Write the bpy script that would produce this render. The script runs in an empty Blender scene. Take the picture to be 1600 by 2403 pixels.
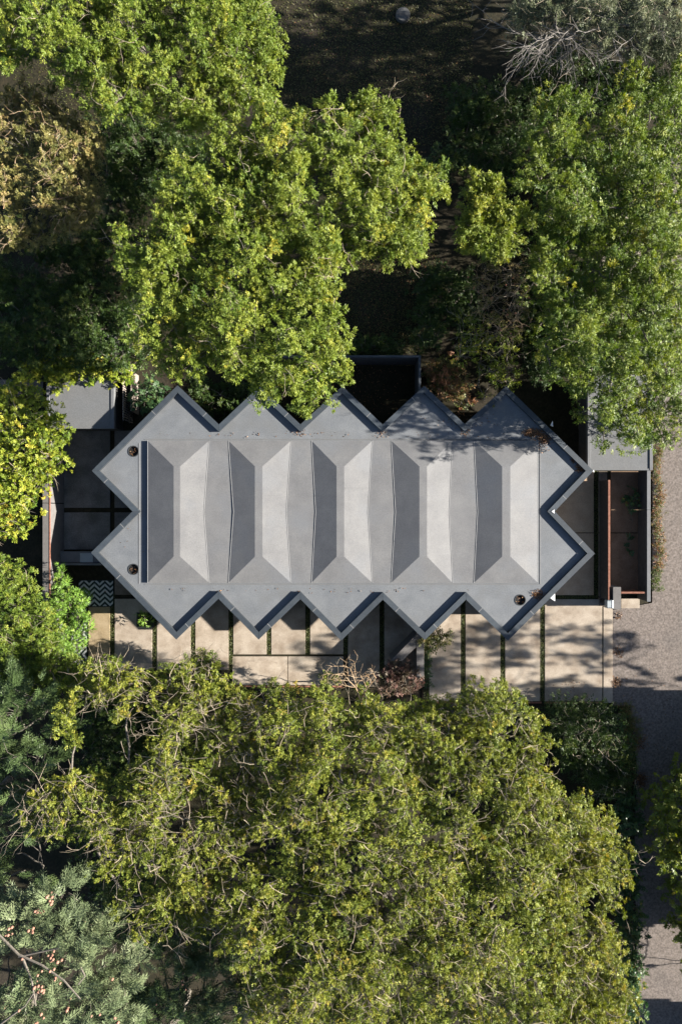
import bpy, math, random
import numpy as np
from mathutils import Vector, noise
from mathutils.geometry import delaunay_2d_cdt

random.seed(7)
RNG = np.random.default_rng(7)
scene = bpy.context.scene
COL = scene.collection

# ------------------------------------------------------------------ camera
CAM_H = 40.8
FOC = 1500.0                       # focal length in photograph pixels
cam_d = bpy.data.cameras.new('camera')
cam_d.sensor_fit = 'VERTICAL'
cam_d.sensor_height = 36.0
cam_d.sensor_width = 24.0
cam_d.lens = 36.0 * FOC / 2403.0
cam_d.clip_end = 1000.0
cam = bpy.data.objects.new('camera', cam_d)
cam.location = (0, 0, CAM_H)
COL.objects.link(cam)
scene.camera = cam

# ------------------------------------------------------------------ world, sun, exposure
SUN_E = math.radians(21.0)
world = bpy.data.worlds.new('World')
scene.world = world
world.use_nodes = True
wn = world.node_tree.nodes
wl = world.node_tree.links
sky = wn.new('ShaderNodeTexSky')
sky.sky_type = 'NISHITA'
sky.sun_disc = False
sky.air_density = 0.75
sky.dust_density = 0.6
sky.sun_elevation = SUN_E
sky.sun_rotation = math.radians(90.0)
bg = wn['Background']
bg.inputs['Strength'].default_value = 0.05
wl.new(sky.outputs[0], bg.inputs['Color'])
sun_d = bpy.data.lights.new('sun', 'SUN')
sun_d.energy = 5.0
sun_d.angle = math.radians(0.6)
sun_d.color = (1.0, 0.94, 0.85)
sun = bpy.data.objects.new('sun', sun_d)
sdir = Vector((math.cos(SUN_E), 0.0, math.sin(SUN_E)))     # towards the sun: along +X
sun.rotation_euler = sdir.to_track_quat('Z', 'Y').to_euler()
sun.location = sdir * 60
COL.objects.link(sun)
vs = scene.view_settings
vs.view_transform = 'Standard'
vs.look = 'None'
vs.gamma = 1.0
vs.use_curve_mapping = False
vs.exposure = 2.0
scene.cycles.max_bounces = 4
scene.cycles.diffuse_bounces = 1
scene.cycles.glossy_bounces = 2
scene.cycles.transmission_bounces = 3

# ------------------------------------------------------------------ helpers
def P(px, py, z=0.0):
    k = (CAM_H - z) / FOC
    return ((px - 800.0) * k, (1201.5 - py) * k, z)

def M(px_len, z=0.0):
    return px_len * (CAM_H - z) / FOC

def mat(name):
    m = bpy.data.materials.new(name)
    m.use_nodes = True
    nt = m.node_tree
    b = nt.nodes['Principled BSDF']
    return m, nt, b

def surf(name, c1, c2, scale=3.0, detail=6.0, rough=0.85, bump=0.0, bscale=40.0, c3=None, s3=0.4, lo=0.35, hi=0.65, spec=0.3, metal=0.0, fine=0.0, fscale=60.0, stretch=None, objvar=0.0):
    """two-tone noise surface with optional third broad stain colour, fine speckle and bump"""
    m, nt, b = mat(name)
    N, L = nt.nodes, nt.links
    tc = N.new('ShaderNodeNewGeometry')
    vec = tc.outputs['Position']
    if stretch:
        mp = N.new('ShaderNodeMapping'); mp.inputs['Scale'].default_value = stretch
        L.new(vec, mp.inputs['Vector']); vec = mp.outputs[0]
    n1 = N.new('ShaderNodeTexNoise'); n1.inputs['Scale'].default_value = scale; n1.inputs['Detail'].default_value = detail
    n1.inputs['Roughness'].default_value = 0.65
    L.new(vec, n1.inputs['Vector'])
    r = N.new('ShaderNodeValToRGB')
    r.color_ramp.elements[0].position = lo; r.color_ramp.elements[0].color = (*c1, 1)
    r.color_ramp.elements[1].position = hi; r.color_ramp.elements[1].color = (*c2, 1)
    L.new(n1.outputs['Fac'], r.inputs['Fac'])
    out = r.outputs['Color']
    if c3:
        n2 = N.new('ShaderNodeTexNoise'); n2.inputs['Scale'].default_value = s3; n2.inputs['Detail'].default_value = 4
        L.new(tc.outputs['Position'], n2.inputs['Vector'])
        r2 = N.new('ShaderNodeValToRGB'); r2.color_ramp.elements[0].position = 0.5; r2.color_ramp.elements[1].position = 0.72
        L.new(n2.outputs['Fac'], r2.inputs['Fac'])
        mx = N.new('ShaderNodeMixRGB'); mx.inputs['Color2'].default_value = (*c3, 1)
        L.new(r2.outputs['Color'], mx.inputs['Fac']); L.new(out, mx.inputs['Color1'])
        out = mx.outputs['Color']
    if fine > 0:
        n4 = N.new('ShaderNodeTexNoise'); n4.inputs['Scale'].default_value = fscale; n4.inputs['Detail'].default_value = 2
        L.new(tc.outputs['Position'], n4.inputs['Vector'])
        mr = N.new('ShaderNodeMapRange'); mr.inputs['From Min'].default_value = 0.3; mr.inputs['From Max'].default_value = 0.7
        mr.inputs['To Min'].default_value = 1 - fine; mr.inputs['To Max'].default_value = 1 + fine
        L.new(n4.outputs['Fac'], mr.inputs['Value'])
        mm = N.new('ShaderNodeMixRGB'); mm.blend_type = 'MULTIPLY'; mm.inputs['Fac'].default_value = 1
        L.new(out, mm.inputs['Color1']); L.new(mr.outputs[0], mm.inputs['Color2'])
        out = mm.outputs['Color']
    if objvar > 0:
        oi = N.new('ShaderNodeObjectInfo'); mo = N.new('ShaderNodeMapRange')
        mo.inputs['To Min'].default_value = 1 - objvar; mo.inputs['To Max'].default_value = 1 + objvar
        L.new(oi.outputs['Random'], mo.inputs['Value'])
        mq = N.new('ShaderNodeMixRGB'); mq.blend_type = 'MULTIPLY'; mq.inputs['Fac'].default_value = 1
        L.new(out, mq.inputs['Color1']); L.new(mo.outputs[0], mq.inputs['Color2'])
        out = mq.outputs['Color']
    L.new(out, b.inputs['Base Color'])
    b.inputs['Roughness'].default_value = rough
    b.inputs['Specular IOR Level'].default_value = spec
    b.inputs['Metallic'].default_value = metal
    if bump > 0:
        n3 = N.new('ShaderNodeTexNoise'); n3.inputs['Scale'].default_value = bscale; n3.inputs['Detail'].default_value = 4
        L.new(tc.outputs['Position'], n3.inputs['Vector'])
        bp = N.new('ShaderNodeBump'); bp.inputs['Strength'].default_value = bump; bp.inputs['Distance'].default_value = 0.02
        L.new(n3.outputs['Fac'], bp.inputs['Height']); L.new(bp.outputs[0], b.inputs['Normal'])
    return m

def leafmat(name, ramp, trans=0.20, rough=0.5):
    m, nt, b = mat(name)
    N, L = nt.nodes, nt.links
    a = N.new('ShaderNodeAttribute'); a.attribute_name = 'tint'
    r = N.new('ShaderNodeValToRGB')
    els = r.color_ramp.elements
    while len(els) < len(ramp):
        els.new(0.5)
    for e, (p, c) in zip(els, ramp):
        e.position = p; e.color = (*c, 1)
    L.new(a.outputs['Fac'], r.inputs['Fac'])
    L.new(r.outputs[0], b.inputs['Base Color'])
    b.inputs['Roughness'].default_value = rough
    b.inputs['Specular IOR Level'].default_value = 0.28
    t = N.new('ShaderNodeBsdfTranslucent')
    hs = N.new('ShaderNodeHueSaturation'); hs.inputs['Saturation'].default_value = 1.15; hs.inputs['Value'].default_value = 1.3
    L.new(r.outputs[0], hs.inputs['Color']); L.new(hs.outputs[0], t.inputs['Color'])
    mx = N.new('ShaderNodeMixShader'); mx.inputs['Fac'].default_value = trans
    L.new(b.outputs[0], mx.inputs[1]); L.new(t.outputs[0], mx.inputs[2])
    L.new(mx.outputs[0], N['Material Output'].inputs['Surface'])
    return m

class MB:
    def __init__(s):
        s.v = []; s.f = []
    def add(s, vs_, fs):
        o = len(s.v); s.v += [tuple(p) for p in vs_]; s.f += [tuple(i + o for i in f) for f in fs]
        return s
    def box(s, a, b):
        x0, y0, z0 = min(a[0], b[0]), min(a[1], b[1]), min(a[2], b[2])
        x1, y1, z1 = max(a[0], b[0]), max(a[1], b[1]), max(a[2], b[2])
        return s.add([(x0, y0, z0), (x1, y0, z0), (x1, y1, z0), (x0, y1, z0), (x0, y0, z1), (x1, y0, z1), (x1, y1, z1), (x0, y1, z1)],
                     [(3, 2, 1, 0), (4, 5, 6, 7), (0, 1, 5, 4), (1, 2, 6, 5), (2, 3, 7, 6), (3, 0, 4, 7)])
    def prism(s, poly, z0, z1):
        n = len(poly)
        ar = sum(poly[i][0] * poly[(i + 1) % n][1] - poly[(i + 1) % n][0] * poly[i][1] for i in range(n))
        if ar < 0: poly = poly[::-1]
        vs_ = [(p[0], p[1], z0) for p in poly] + [(p[0], p[1], z1) for p in poly]
        fs = [tuple(range(n))[::-1], tuple(range(n, 2 * n))] + [(i, (i + 1) % n, n + (i + 1) % n, n + i) for i in range(n)]
        return s.add(vs_, fs)
    def tube(s, pts, radii, sides=5):
        pts = [Vector(p) for p in pts]
        n = len(pts); rings = []
        o = len(s.v)
        ref = Vector((0.31, 0.77, 0.55))
        for i, p in enumerate(pts):
            d = (pts[min(i + 1, n - 1)] - pts[max(i - 1, 0)])
            if d.length < 1e-6: d = Vector((0, 0, 1))
            d.normalize()
            u = d.cross(ref)
            if u.length < 1e-3: u = d.cross(Vector((1, 0, 0)))
            u.normalize(); w = d.cross(u)
            for k in range(sides):
                a = 2 * math.pi * k / sides
                s.v.append(tuple(p + (u * math.cos(a) + w * math.sin(a)) * radii[i]))
        for i in range(n - 1):
            for k in range(sides):
                k2 = (k + 1) % sides
                s.f.append((o + i * sides + k, o + i * sides + k2, o + (i + 1) * sides + k2, o + (i + 1) * sides + k))
        return s
    def build(s, name, m, parent=None, bevel=0.0, smooth=False):
        me = bpy.data.meshes.new(name)
        me.from_pydata(s.v, [], s.f); me.update()
        if m: me.materials.append(m)
        if smooth:
            me.polygons.foreach_set('use_smooth', [True] * len(me.polygons))
        return link(name, me, parent, bevel)

def link(name, me, parent=None, bevel=0.0):
    o = bpy.data.objects.new(name, me)
    COL.objects.link(o)
    if parent is not None: o.parent = parent
    if bevel > 0:
        md = o.modifiers.new('bevel', 'BEVEL'); md.width = bevel; md.segments = 1; md.limit_method = 'ANGLE'
    return o

def tag(o, label=None, cat=None, group=None, kind=None):
    if label: o['label'] = label
    if cat: o['category'] = cat
    if group: o['group'] = group
    if kind: o['kind'] = kind
    return o

def empty(name, loc, label, cat, group=None):
    o = bpy.data.objects.new(name, None)
    COL.objects.link(o)
    o.empty_display_size = 0.3
    # children are written in world coordinates: keep the Empty at the base and undo its offset for them
    o.location = loc
    tag(o, label, cat, group)
    return o

def under(root):
    """re-seat world-coordinate children of an Empty placed at root.location"""
    for ch in root.children:
        ch.location = Vector(ch.location) - Vector(root.location)

def quads_mesh(name, V, tint, m, parent=None):
    """V: (n,4,3) quads; tint: (n,)"""
    n, k = V.shape[0], V.shape[1]
    me = bpy.data.meshes.new(name)
    me.vertices.add(n * k); me.loops.add(n * k); me.polygons.add(n)
    me.vertices.foreach_set('co', V.reshape(-1).astype(np.float32))
    me.loops.foreach_set('vertex_index', np.arange(n * k, dtype=np.int32))
    me.polygons.foreach_set('loop_start', np.arange(0, n * k, k, dtype=np.int32))
    me.polygons.foreach_set('loop_total', np.full(n, k, dtype=np.int32))
    at = me.attributes.new('tint', 'FLOAT', 'POINT')
    at.data.foreach_set('value', np.repeat(np.clip(tint, 0, 1), k).astype(np.float32))
    me.update(calc_edges=True)
    me.materials.append(m)
    return link(name, me, parent)

def unit(a):
    return a / np.maximum(np.linalg.norm(a, axis=-1, keepdims=True), 1e-9)

# ------------------------------------------------------------------ materials
M_ROOF = surf('roof membrane', (0.110, 0.118, 0.128), (0.152, 0.160, 0.168), scale=0.9, detail=10, rough=0.72, c3=(0.124, 0.128, 0.131), s3=0.7, fine=0.13, fscale=16, bump=0.15, bscale=25, lo=0.3, hi=0.7)
M_FOLD = surf('fold membrane', (0.117, 0.117, 0.120), (0.160, 0.159, 0.158), scale=0.7, detail=10, rough=0.72, c3=(0.134, 0.139, 0.147), s3=0.4, fine=0.11, fscale=16, bump=0.12, bscale=25, lo=0.3, hi=0.7, objvar=0.03)
M_SEAM = surf('welded seam', (0.1400, 0.1425, 0.1450), (0.1650, 0.1650, 0.1675), scale=4, rough=0.7)
M_COPE = surf('coping metal', (0.0322, 0.0409, 0.0508), (0.0446, 0.0546, 0.0645), scale=2.2, detail=7, rough=0.55, spec=0.4, fine=0.10, fscale=25, objvar=0.13)
M_FASC = surf('fascia', (0.0250, 0.0275, 0.0300), (0.0350, 0.0375, 0.0400), scale=3, rough=0.7)
M_WALL = surf('dark render', (0.0520, 0.0494, 0.0468), (0.0780, 0.0728, 0.0702), scale=4, rough=0.9, bump=0.2)
M_GWALL = surf('grey render', (0.1092, 0.1014, 0.0962), (0.1352, 0.1274, 0.1222), scale=3, rough=0.9, bump=0.2, fine=0.12, fscale=18)
M_LWALL = surf('painted wall top', (0.1144, 0.1170, 0.1222), (0.1404, 0.1430, 0.1482), scale=2, rough=0.8, fine=0.1, fscale=20)
M_SHED = surf('shed membrane', (0.1118, 0.1144, 0.1170), (0.1300, 0.1310, 0.1326), scale=1.2, detail=8, rough=0.8, fine=0.14, fscale=18, c3=(0.1196, 0.1248, 0.1300))
M_SLAB = surf('cast concrete', (0.262, 0.214, 0.164), (0.372, 0.318, 0.256), scale=1.1, detail=9, rough=0.9, bump=0.15, c3=(0.205, 0.160, 0.118), s3=0.9, fine=0.10, fscale=14, objvar=0.07)
M_SLABY = surf('lichen concrete', (0.2232, 0.1674, 0.0930), (0.2914, 0.2294, 0.1426), scale=1.5, detail=9, rough=0.9, bump=0.15, fine=0.12, fscale=14)
M_SLABD = surf('brown concrete', (0.1440, 0.1125, 0.0855), (0.2160, 0.1710, 0.1350), scale=1.1, detail=9, rough=0.9, bump=0.2, fine=0.2, fscale=14, c3=(0.0600, 0.0480, 0.0360), s3=0.6, objvar=0.12)
M_SLABW = surf('bounce-toned concrete', (0.34, 0.235, 0.150), (0.44, 0.32, 0.215), scale=1.1, detail=9, rough=0.9, bump=0.15, fine=0.12, fscale=14, objvar=0.06)  # paler, warmer concrete copy: stray light in the shaded court put into colour
M_SLABR = surf('rusty brown paving', (0.13, 0.080, 0.048), (0.20, 0.13, 0.085), scale=1.3, detail=9, rough=0.9, bump=0.2, fine=0.2, fscale=14)
M_SLABG = surf('grey court concrete', (0.10, 0.097, 0.090), (0.17, 0.165, 0.155), scale=1.0, detail=9, rough=0.9, bump=0.15, fine=0.2, fscale=14, c3=(0.07, 0.072, 0.06), s3=0.6, objvar=0.1)  # darker, greyer concrete for the west courtyard slabs
M_GRAVEL = surf('gravel', (0.118, 0.098, 0.084), (0.172, 0.146, 0.130), scale=7, detail=10, rough=0.95, bump=0.6, bscale=22, c3=(0.1210, 0.1045, 0.0935), s3=0.35, fine=0.30, fscale=9)
M_SOIL = surf('lawn and soil', (0.0115, 0.0120, 0.0040), (0.0280, 0.0220, 0.0100), scale=1.4, detail=10, rough=0.95, bump=0.8, bscale=14, c3=(0.032, 0.025, 0.017), s3=0.22, fine=0.35, fscale=7)
M_GRASSB = surf('grass bed', (0.0245, 0.0350, 0.0105), (0.0420, 0.0560, 0.0175), scale=9, detail=6, rough=0.95, bump=0.8, bscale=30, fine=0.3, fscale=15)
M_RUST = surf('rusty steel', (0.1560, 0.0585, 0.0358), (0.2340, 0.1105, 0.0748), scale=6, detail=8, rough=0.85, fine=0.2, fscale=20)
M_BRICK = surf('red brick edge', (0.22, 0.09, 0.06), (0.30, 0.14, 0.09), scale=6, rough=0.9, objvar=0.25)
M_WHITE = surf('white paint', (0.72, 0.72, 0.70), (0.80, 0.80, 0.79), scale=3, rough=0.5)
M_METAL = surf('pale metal', (0.2640, 0.2915, 0.3025), (0.3025, 0.3300, 0.3410), scale=5, rough=0.45)
M_BLACK = surf('black well', (0.008, 0.008, 0.008), (0.014, 0.012, 0.01), scale=9, rough=0.8)
M_CHEVD = surf('dark green tile', (0.012, 0.022, 0.020), (0.02, 0.032, 0.028), scale=5, rough=0.6)
M_CHEVW = surf('white tile', (0.4060, 0.4200, 0.3990), (0.4760, 0.4830, 0.4620), scale=5, rough=0.6)
M_BARK = surf('grey bark', (0.085, 0.074, 0.06), (0.16, 0.14, 0.115), scale=9, detail=6, rough=0.9)
M_TWIG = surf('pale twig', (0.1920, 0.1520, 0.1040), (0.3040, 0.2560, 0.1920), scale=5, detail=5, rough=0.8)
M_TWIGO = surf('orange twig', (0.2400, 0.1360, 0.0560), (0.3360, 0.2480, 0.1600), scale=3, detail=4, rough=0.8, lo=0.3, hi=0.55)
M_WOOD = surf('weathered timber', (0.1760, 0.1440, 0.1200), (0.2720, 0.2320, 0.2000), scale=5, rough=0.9, objvar=0.15)
M_STONE = surf('round stone', (0.05, 0.05, 0.05), (0.085, 0.085, 0.083), scale=4, rough=0.9, bump=0.3)
M_CONE = surf('seed cone', (0.2640, 0.1280, 0.0880), (0.3360, 0.1920, 0.1360), scale=12, rough=0.8)
M_FRUIT = surf('red fruit', (0.35, 0.10, 0.07), (0.45, 0.22, 0.12), scale=12, rough=0.5)
M_GLASS, _nt, _b = mat('window glass')
_b.inputs['Base Color'].default_value = (0.02, 0.025, 0.03, 1); _b.inputs['Roughness'].default_value = 0.06
M_LITTER = leafmat('leaf litter', [(0, (0.05, 0.025, 0.012)), (0.6, (0.16, 0.075, 0.03)), (0.9, (0.33, 0.17, 0.07)), (1, (0.42, 0.30, 0.18))], 0.1)

L_ASH = leafmat('ash leaf', [(0, (0.045, 0.088, 0.010)), (0.45, (0.125, 0.175, 0.022)), (0.85, (0.232, 0.262, 0.036)), (1, (0.32, 0.285, 0.03))])
L_LIME = leafmat('lime leaf', [(0, (0.055, 0.105, 0.010)), (0.5, (0.160, 0.205, 0.020)), (0.9, (0.310, 0.315, 0.034)), (1, (0.38, 0.30, 0.04))])
L_OLIVE = leafmat('olive leaf', [(0, (0.055, 0.092, 0.013)), (0.5, (0.160, 0.190, 0.025)), (0.88, (0.275, 0.278, 0.040)), (1, (0.35, 0.265, 0.05))])
L_BROWN = leafmat('browning leaf', [(0, (0.060, 0.085, 0.022)), (0.4, (0.145, 0.140, 0.040)), (0.8, (0.240, 0.205, 0.070)), (1, (0.30, 0.215, 0.085))])
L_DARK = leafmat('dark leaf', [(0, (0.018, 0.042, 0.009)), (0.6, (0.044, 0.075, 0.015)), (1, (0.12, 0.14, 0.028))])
L_IVY = leafmat('ivy leaf', [(0, (0.026, 0.066, 0.026)), (0.6, (0.066, 0.120, 0.046)), (0.93, (0.144, 0.192, 0.048)), (1, (0.432, 0.336, 0.036))], 0.25, 0.4)
L_BAMB = leafmat('bamboo leaf', [(0, (0.069, 0.149, 0.021)), (0.6, (0.149, 0.253, 0.034)), (1, (0.253, 0.322, 0.057))])
L_SILV = leafmat('silver leaf', [(0, (0.075, 0.094, 0.050)), (0.6, (0.163, 0.181, 0.100)), (0.9, (0.250, 0.250, 0.138)), (1, (0.425, 0.325, 0.062))])
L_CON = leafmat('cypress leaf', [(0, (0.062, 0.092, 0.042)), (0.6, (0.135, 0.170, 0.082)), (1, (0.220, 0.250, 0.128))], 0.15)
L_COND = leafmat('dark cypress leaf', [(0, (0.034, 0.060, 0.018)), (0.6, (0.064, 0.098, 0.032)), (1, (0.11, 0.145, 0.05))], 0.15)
L_RED = leafmat('heather leaf', [(0, (0.05, 0.06, 0.02)), (0.5, (0.12, 0.085, 0.06)), (1, (0.22, 0.12, 0.10))])
L_GRASS = leafmat('grass blade', [(0, (0.045, 0.062, 0.018)), (0.6, (0.085, 0.105, 0.030)), (1, (0.17, 0.15, 0.06))], 0.2)
L_LAWN = leafmat('lawn blade', [(0, (0.034, 0.046, 0.010)), (0.6, (0.072, 0.080, 0.018)), (1, (0.16, 0.13, 0.045))], 0.2)
L_WEED = leafmat('weed leaf', [(0, (0.06, 0.10, 0.02)), (0.45, (0.13, 0.15, 0.04)), (0.7, (0.24, 0.13, 0.06)), (1, (0.36, 0.17, 0.09))])

# ------------------------------------------------------------------ ground, road, paving
g = MB()
nx = 60
xs = np.linspace(-150, 150, nx + 1)
for j in range(nx + 1):
    for i in range(nx + 1):
        g.v.append((xs[i], xs[j], -0.13))
for j in range(nx):
    for i in range(nx):
        a = j * (nx + 1) + i
        g.f.append((a, a + 1, a + nx + 2, a + nx + 1))
tag(g.build('ground', M_SOIL), kind='structure')

road_poly = [(1452, 1060), (1575, 880), (1575, 300), (1900, 300), (1900, 2900), (1498, 2900), (1496, 2300), (1488, 2000), (1494, 1800), (1478, 1660), (1437, 1655), (1438, 1432), (1530, 1415), (1531, 1060)]
rp = [P(x, y)[:2] for x, y in road_poly]
r = MB()
def cdt_faces(poly, circles=()):
    v2 = [Vector(p) for p in poly]; n = len(v2)
    edges = []; faces = [list(range(n))]
    for (cx, cy, rad, k) in circles:
        o = len(v2)
        v2 += [Vector((cx + rad * math.cos(2 * math.pi * i / k), cy + rad * math.sin(2 * math.pi * i / k))) for i in range(k)]
        edges += [(o + i, o + (i + 1) % k) for i in range(k)]
    ov, oe, of, *_ = delaunay_2d_cdt(v2, edges, faces, 1, 1e-6)
    keep = []
    for f in of:
        c = sum((ov[i] for i in f), Vector((0, 0))) / len(f)
        if all((c - Vector((cx, cy))).length > rad * 0.98 for cx, cy, rad, k in circles):
            keep.append(f)
    return ov, keep
ov, of = cdt_faces(rp)
r.add([(p.x, p.y, -0.05) for p in ov], of)
tag(r.build('gravel_road', M_GRAVEL), kind='structure')
path = MB().box(P(-120, 890, 0)[:2] + (-0.13,), P(100, 935, 0)[:2] + (-0.09,))
tag(path.build('gravel_path', M_GRAVEL), kind='structure')

patio = MB()
# sub-base under all slabs: dark soil bed
bed_poly = [(148, 1008), (1376, 1008), (1376, 1100), (1498, 1100), (1498, 1404), (1438, 1404), (1438, 1652), (990, 1652), (990, 1612), (540, 1612), (540, 1580), (205, 1580), (120, 1580), (120, 1008)]
bp = [P(x, y)[:2] for x, y in bed_poly]
ov, of = cdt_faces(bp)
patio.add([(p.x, p.y, -0.075) for p in ov], of)
patio_o = tag(patio.build('patio', M_SOIL), kind='structure')

def slab(x0, x1, y0, y1, m=M_SLAB, z=0.0, th=0.10, name='slab'):
    j = 0.4
    a = P(x0 + j, y0 + j, z); b = P(x1 - j, y1 - j, z - th)
    a = (a[0], a[1], z + random.uniform(-0.004, 0.004)); kb = P(x1 - j, y1 - j, z)
    b = (kb[0], kb[1], z - th)
    return MB().box(a, b).build(name, m, patio_o, bevel=0.012)
strips = [264, 363, 453, 542, 631, 722, 811, 896, 1001, 1086, 1179, 1272]
hw = 5.2
slab(208, 264 - hw, 1424, 1572, M_SLABY)
for i in range(len(strips)):
    x0 = strips[i] + hw
    x1 = strips[i + 1] - hw if i + 1 < len(strips) else 1412.5
    if x1 <= 545: yb = 1572
    elif x1 <= 812: yb = 1536
    elif x1 <= 1000: yb = 1612
    else: yb = 1646
    slab(x0, x1, 1405 if x0 < 1270 else 1406, yb)
    if x0 < 1270:
        slab(x0, x1, 1330, 1396, M_SLABD)
slab(1414.5, 1437, 1424, 1650)
for x0, x1 in ((545, 674), (675, 806)):
    slab(x0, x1, 1540, 1608, z=-0.02)
# west courtyard
for x0, x1, y0, y1 in ((150, 259, 1010, 1192), (150, 259, 1202, 1290), (269, 340, 1010, 1192), (269, 340, 1202, 1320)):
    slab(x0, x1, y0, y1, M_SLABG)
# east courtyard
for x0, x1, y0, y1 in ((1240, 1393, 1105, 1250), (1240, 1393, 1251, 1397), (1403, 1424, 1105, 1250), (1403, 1424, 1251, 1400), (1432, 1497, 1105, 1250), (1432, 1497, 1251, 1395)):
    slab(x0, x1, y0, y1, M_SLABW if x0 < 1400 else (M_SLABR if x0 > 1430 else M_SLABD))
slab(1456, 1500, 1404, 1428, M_SLAB, z=-0.01)
slab(1403, 1438, 1402, 1423, M_SLABD)
# red brick edging at the foot of the patio
bk = MB().box(P(0, 0, 0), (0.215, 0.1025, 0.065)).build('brick', M_BRICK, patio_o)
bkme = bk.data
bkme.clear_geometry()
_b0 = MB().box((-0.107, -0.05, -0.07), (0.107, 0.05, 0.0)); bkme.from_pydata(_b0.v, [], _b0.f); bkme.materials.append(M_BRICK) if not bkme.materials else None
first = True
for xa, xb, yy, zz in ((545, 806, 1611, -0.05), (1277, 1410, 1649, -0.02), (1010, 1270, 1649, -0.02)):
    x = xa
    while x < xb - 4:
        o = bk if first else bk.copy()
        if not first:
            COL.objects.link(o)
        first = False
        c = P(x + 4, yy, zz)
        o.location = (c[0], c[1], zz + random.uniform(-0.01, 0.006)); o.rotation_euler = (0, 0, random.uniform(-0.04, 0.04))
        x += 8.4

# grass growing in the joints
gb = MB(); 
joint_rects = [(s - hw, s + hw, 1396, 1570 if s < 545 else (1536 if s < 815 else 1646)) for s in strips] + [(1393, 1402.5, 1105, 1400), (1277, 1402, 1397.5, 1405)]
V = []; T = []
for x0, x1, y0, y1 in joint_rects:
    a = P(x0, y0); b = P(x1, y1)
    area = abs((b[0] - a[0]) * (b[1] - a[1]))
    n = int(area * 800)
    px = RNG.uniform(min(a[0], b[0]) - 0.02, max(a[0], b[0]) + 0.02, n); py = RNG.uniform(min(a[1], b[1]), max(a[1], b[1]), n)
    ang = RNG.uniform(0, 2 * np.pi, n); ln = RNG.uniform(0.04, 0.12, n); w = 0.014
    d = np.stack([np.cos(ang), np.sin(ang), RNG.uniform(0.3, 1.2, n)], 1); d = unit(d)
    sd = np.stack([-np.sin(ang), np.cos(ang), 0 * ang], 1) * w
    p = np.stack([px, py, np.full(n, -0.045)], 1)
    tip = p + d * ln[:, None]; mid = p + d * (ln * 0.5)[:, None]
    V.append(np.stack([p - sd * 0.6, mid + sd, tip, mid - sd], 1)); T.append(RNG.beta(2, 2, n))
V = np.concatenate(V); T = np.concatenate(T)
go = quads_mesh('joint_grass', V, T, L_GRASS)
tag(go, 'short green grass growing in the joints between the patio slabs', 'grass', kind='stuff')

# ------------------------------------------------------------------ house
ZR, ZD, ZF = 3.10, 2.87, 2.72        # coping top, roof deck, fascia foot
zig = [(214, 1297), (311.5, 1200), (216, 1104.5), (417, 904), (514, 996), (609.5, 906), (705, 996), (803, 906), (897.5, 996), (995, 905), (1090, 995), (1187, 906),
       (1391.5, 1104.5), (1301, 1200), (1395, 1299), (1191, 1503.5), (1093, 1407), (996.5, 1502), (898, 1407), (800.5, 1503.5), (705, 1406), (607, 1501), (513, 1405), (414, 1501)]
outer = [Vector(P(x, y, ZR)[:2]) for x, y in zig]
def offset(poly, w):
    n = len(poly); out = []
    ar = sum(poly[i].x * poly[(i + 1) % n].y - poly[(i + 1) % n].x * poly[i].y for i in range(n))
    sg = 1 if ar > 0 else -1
    for i in range(n):
        p0, p1, p2 = poly[i - 1], poly[i], poly[(i + 1) % n]
        d1 = (p1 - p0).normalized(); d2 = (p2 - p1).normalized()
        n1 = Vector((-d1.y, d1.x)) * sg; n2 = Vector((-d2.y, d2.x)) * sg
        m_ = n1 + n2; m_ = m_ / m_.dot(n1) if abs(m_.dot(n1)) > 1e-6 else n1
        out.append(p1 + m_ * w)
    return out
PW = 0.315
inner = offset(outer, PW)
house = empty('house', (0, 0, 0), 'long dark flat-roofed house with a zigzag edge and five folded roof bays', 'house')
n = len(outer)
# parapet / fascia body (3 mm inside the coping)
po = offset(outer, 0.012); pi_ = offset(outer, PW - 0.012)
pb = MB()
for i in range(n):
    j = (i + 1) % n
    a, b, c, d = po[i], po[j], pi_[j], pi_[i]
    vs_ = []
    for z in (ZF, ZR - 0.045):
        vs_ += [(a.x, a.y, z), (b.x, b.y, z), (c.x, c.y, z), (d.x, d.y, z)]
    pb.add(vs_, [(0, 1, 5, 4), (2, 3, 7, 6), (4, 5, 6, 7), (3, 2, 1, 0)])
pb.build('parapet', M_FASC, house)
for i in range(n):
    j = (i + 1) % n
    for t0, t1 in ((0.0, 0.70), (0.70, 1.0)):
        e = 0.007
        L0 = (outer[j] - outer[i]).length
        a = outer[i].lerp(outer[j], t0 + e / L0); b = outer[i].lerp(outer[j], t1 - e / L0)
        d = inner[i].lerp(inner[j], t0 + e / L0); c = inner[i].lerp(inner[j], t1 - e / L0)
        # keep straight butt joints in mid-edge
        if t0 > 0:
            dirn = (outer[j] - outer[i]).normalized(); q = dirn.dot(a - inner[i]); d = inner[i] + dirn * q
        if t1 < 1:
            dirn = (outer[j] - outer[i]).normalized(); q = dirn.dot(b - inner[i]); c = inner[i] + dirn * q
        MB().prism([a, b, c, d], ZR - 0.045, ZR).build('coping', M_COPE, house)
        if t1 < 1:
            k_ = dirn * 0.016; g_ = dirn * (2 * e)
            MB().prism([b - k_, b + g_ + k_, c + g_ + k_, c - k_], ZR + 0.001, ZR + 0.004).build('joint_strip', M_SEAM, house)
drains = [(314, 1059), (314, 1336), (1220, 1408)]
circ = []
for x, y in drains:
    p = P(x, y, ZD); circ.append((p[0], p[1], M(12.3, ZD), 24))
ov, of = cdt_faces([tuple(p) for p in pi_], circ)
MB().add([(p.x, p.y, ZD) for p in ov], of).build('roof_deck', M_ROOF, house)
ov, of = cdt_faces([tuple(p) for p in po])
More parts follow.
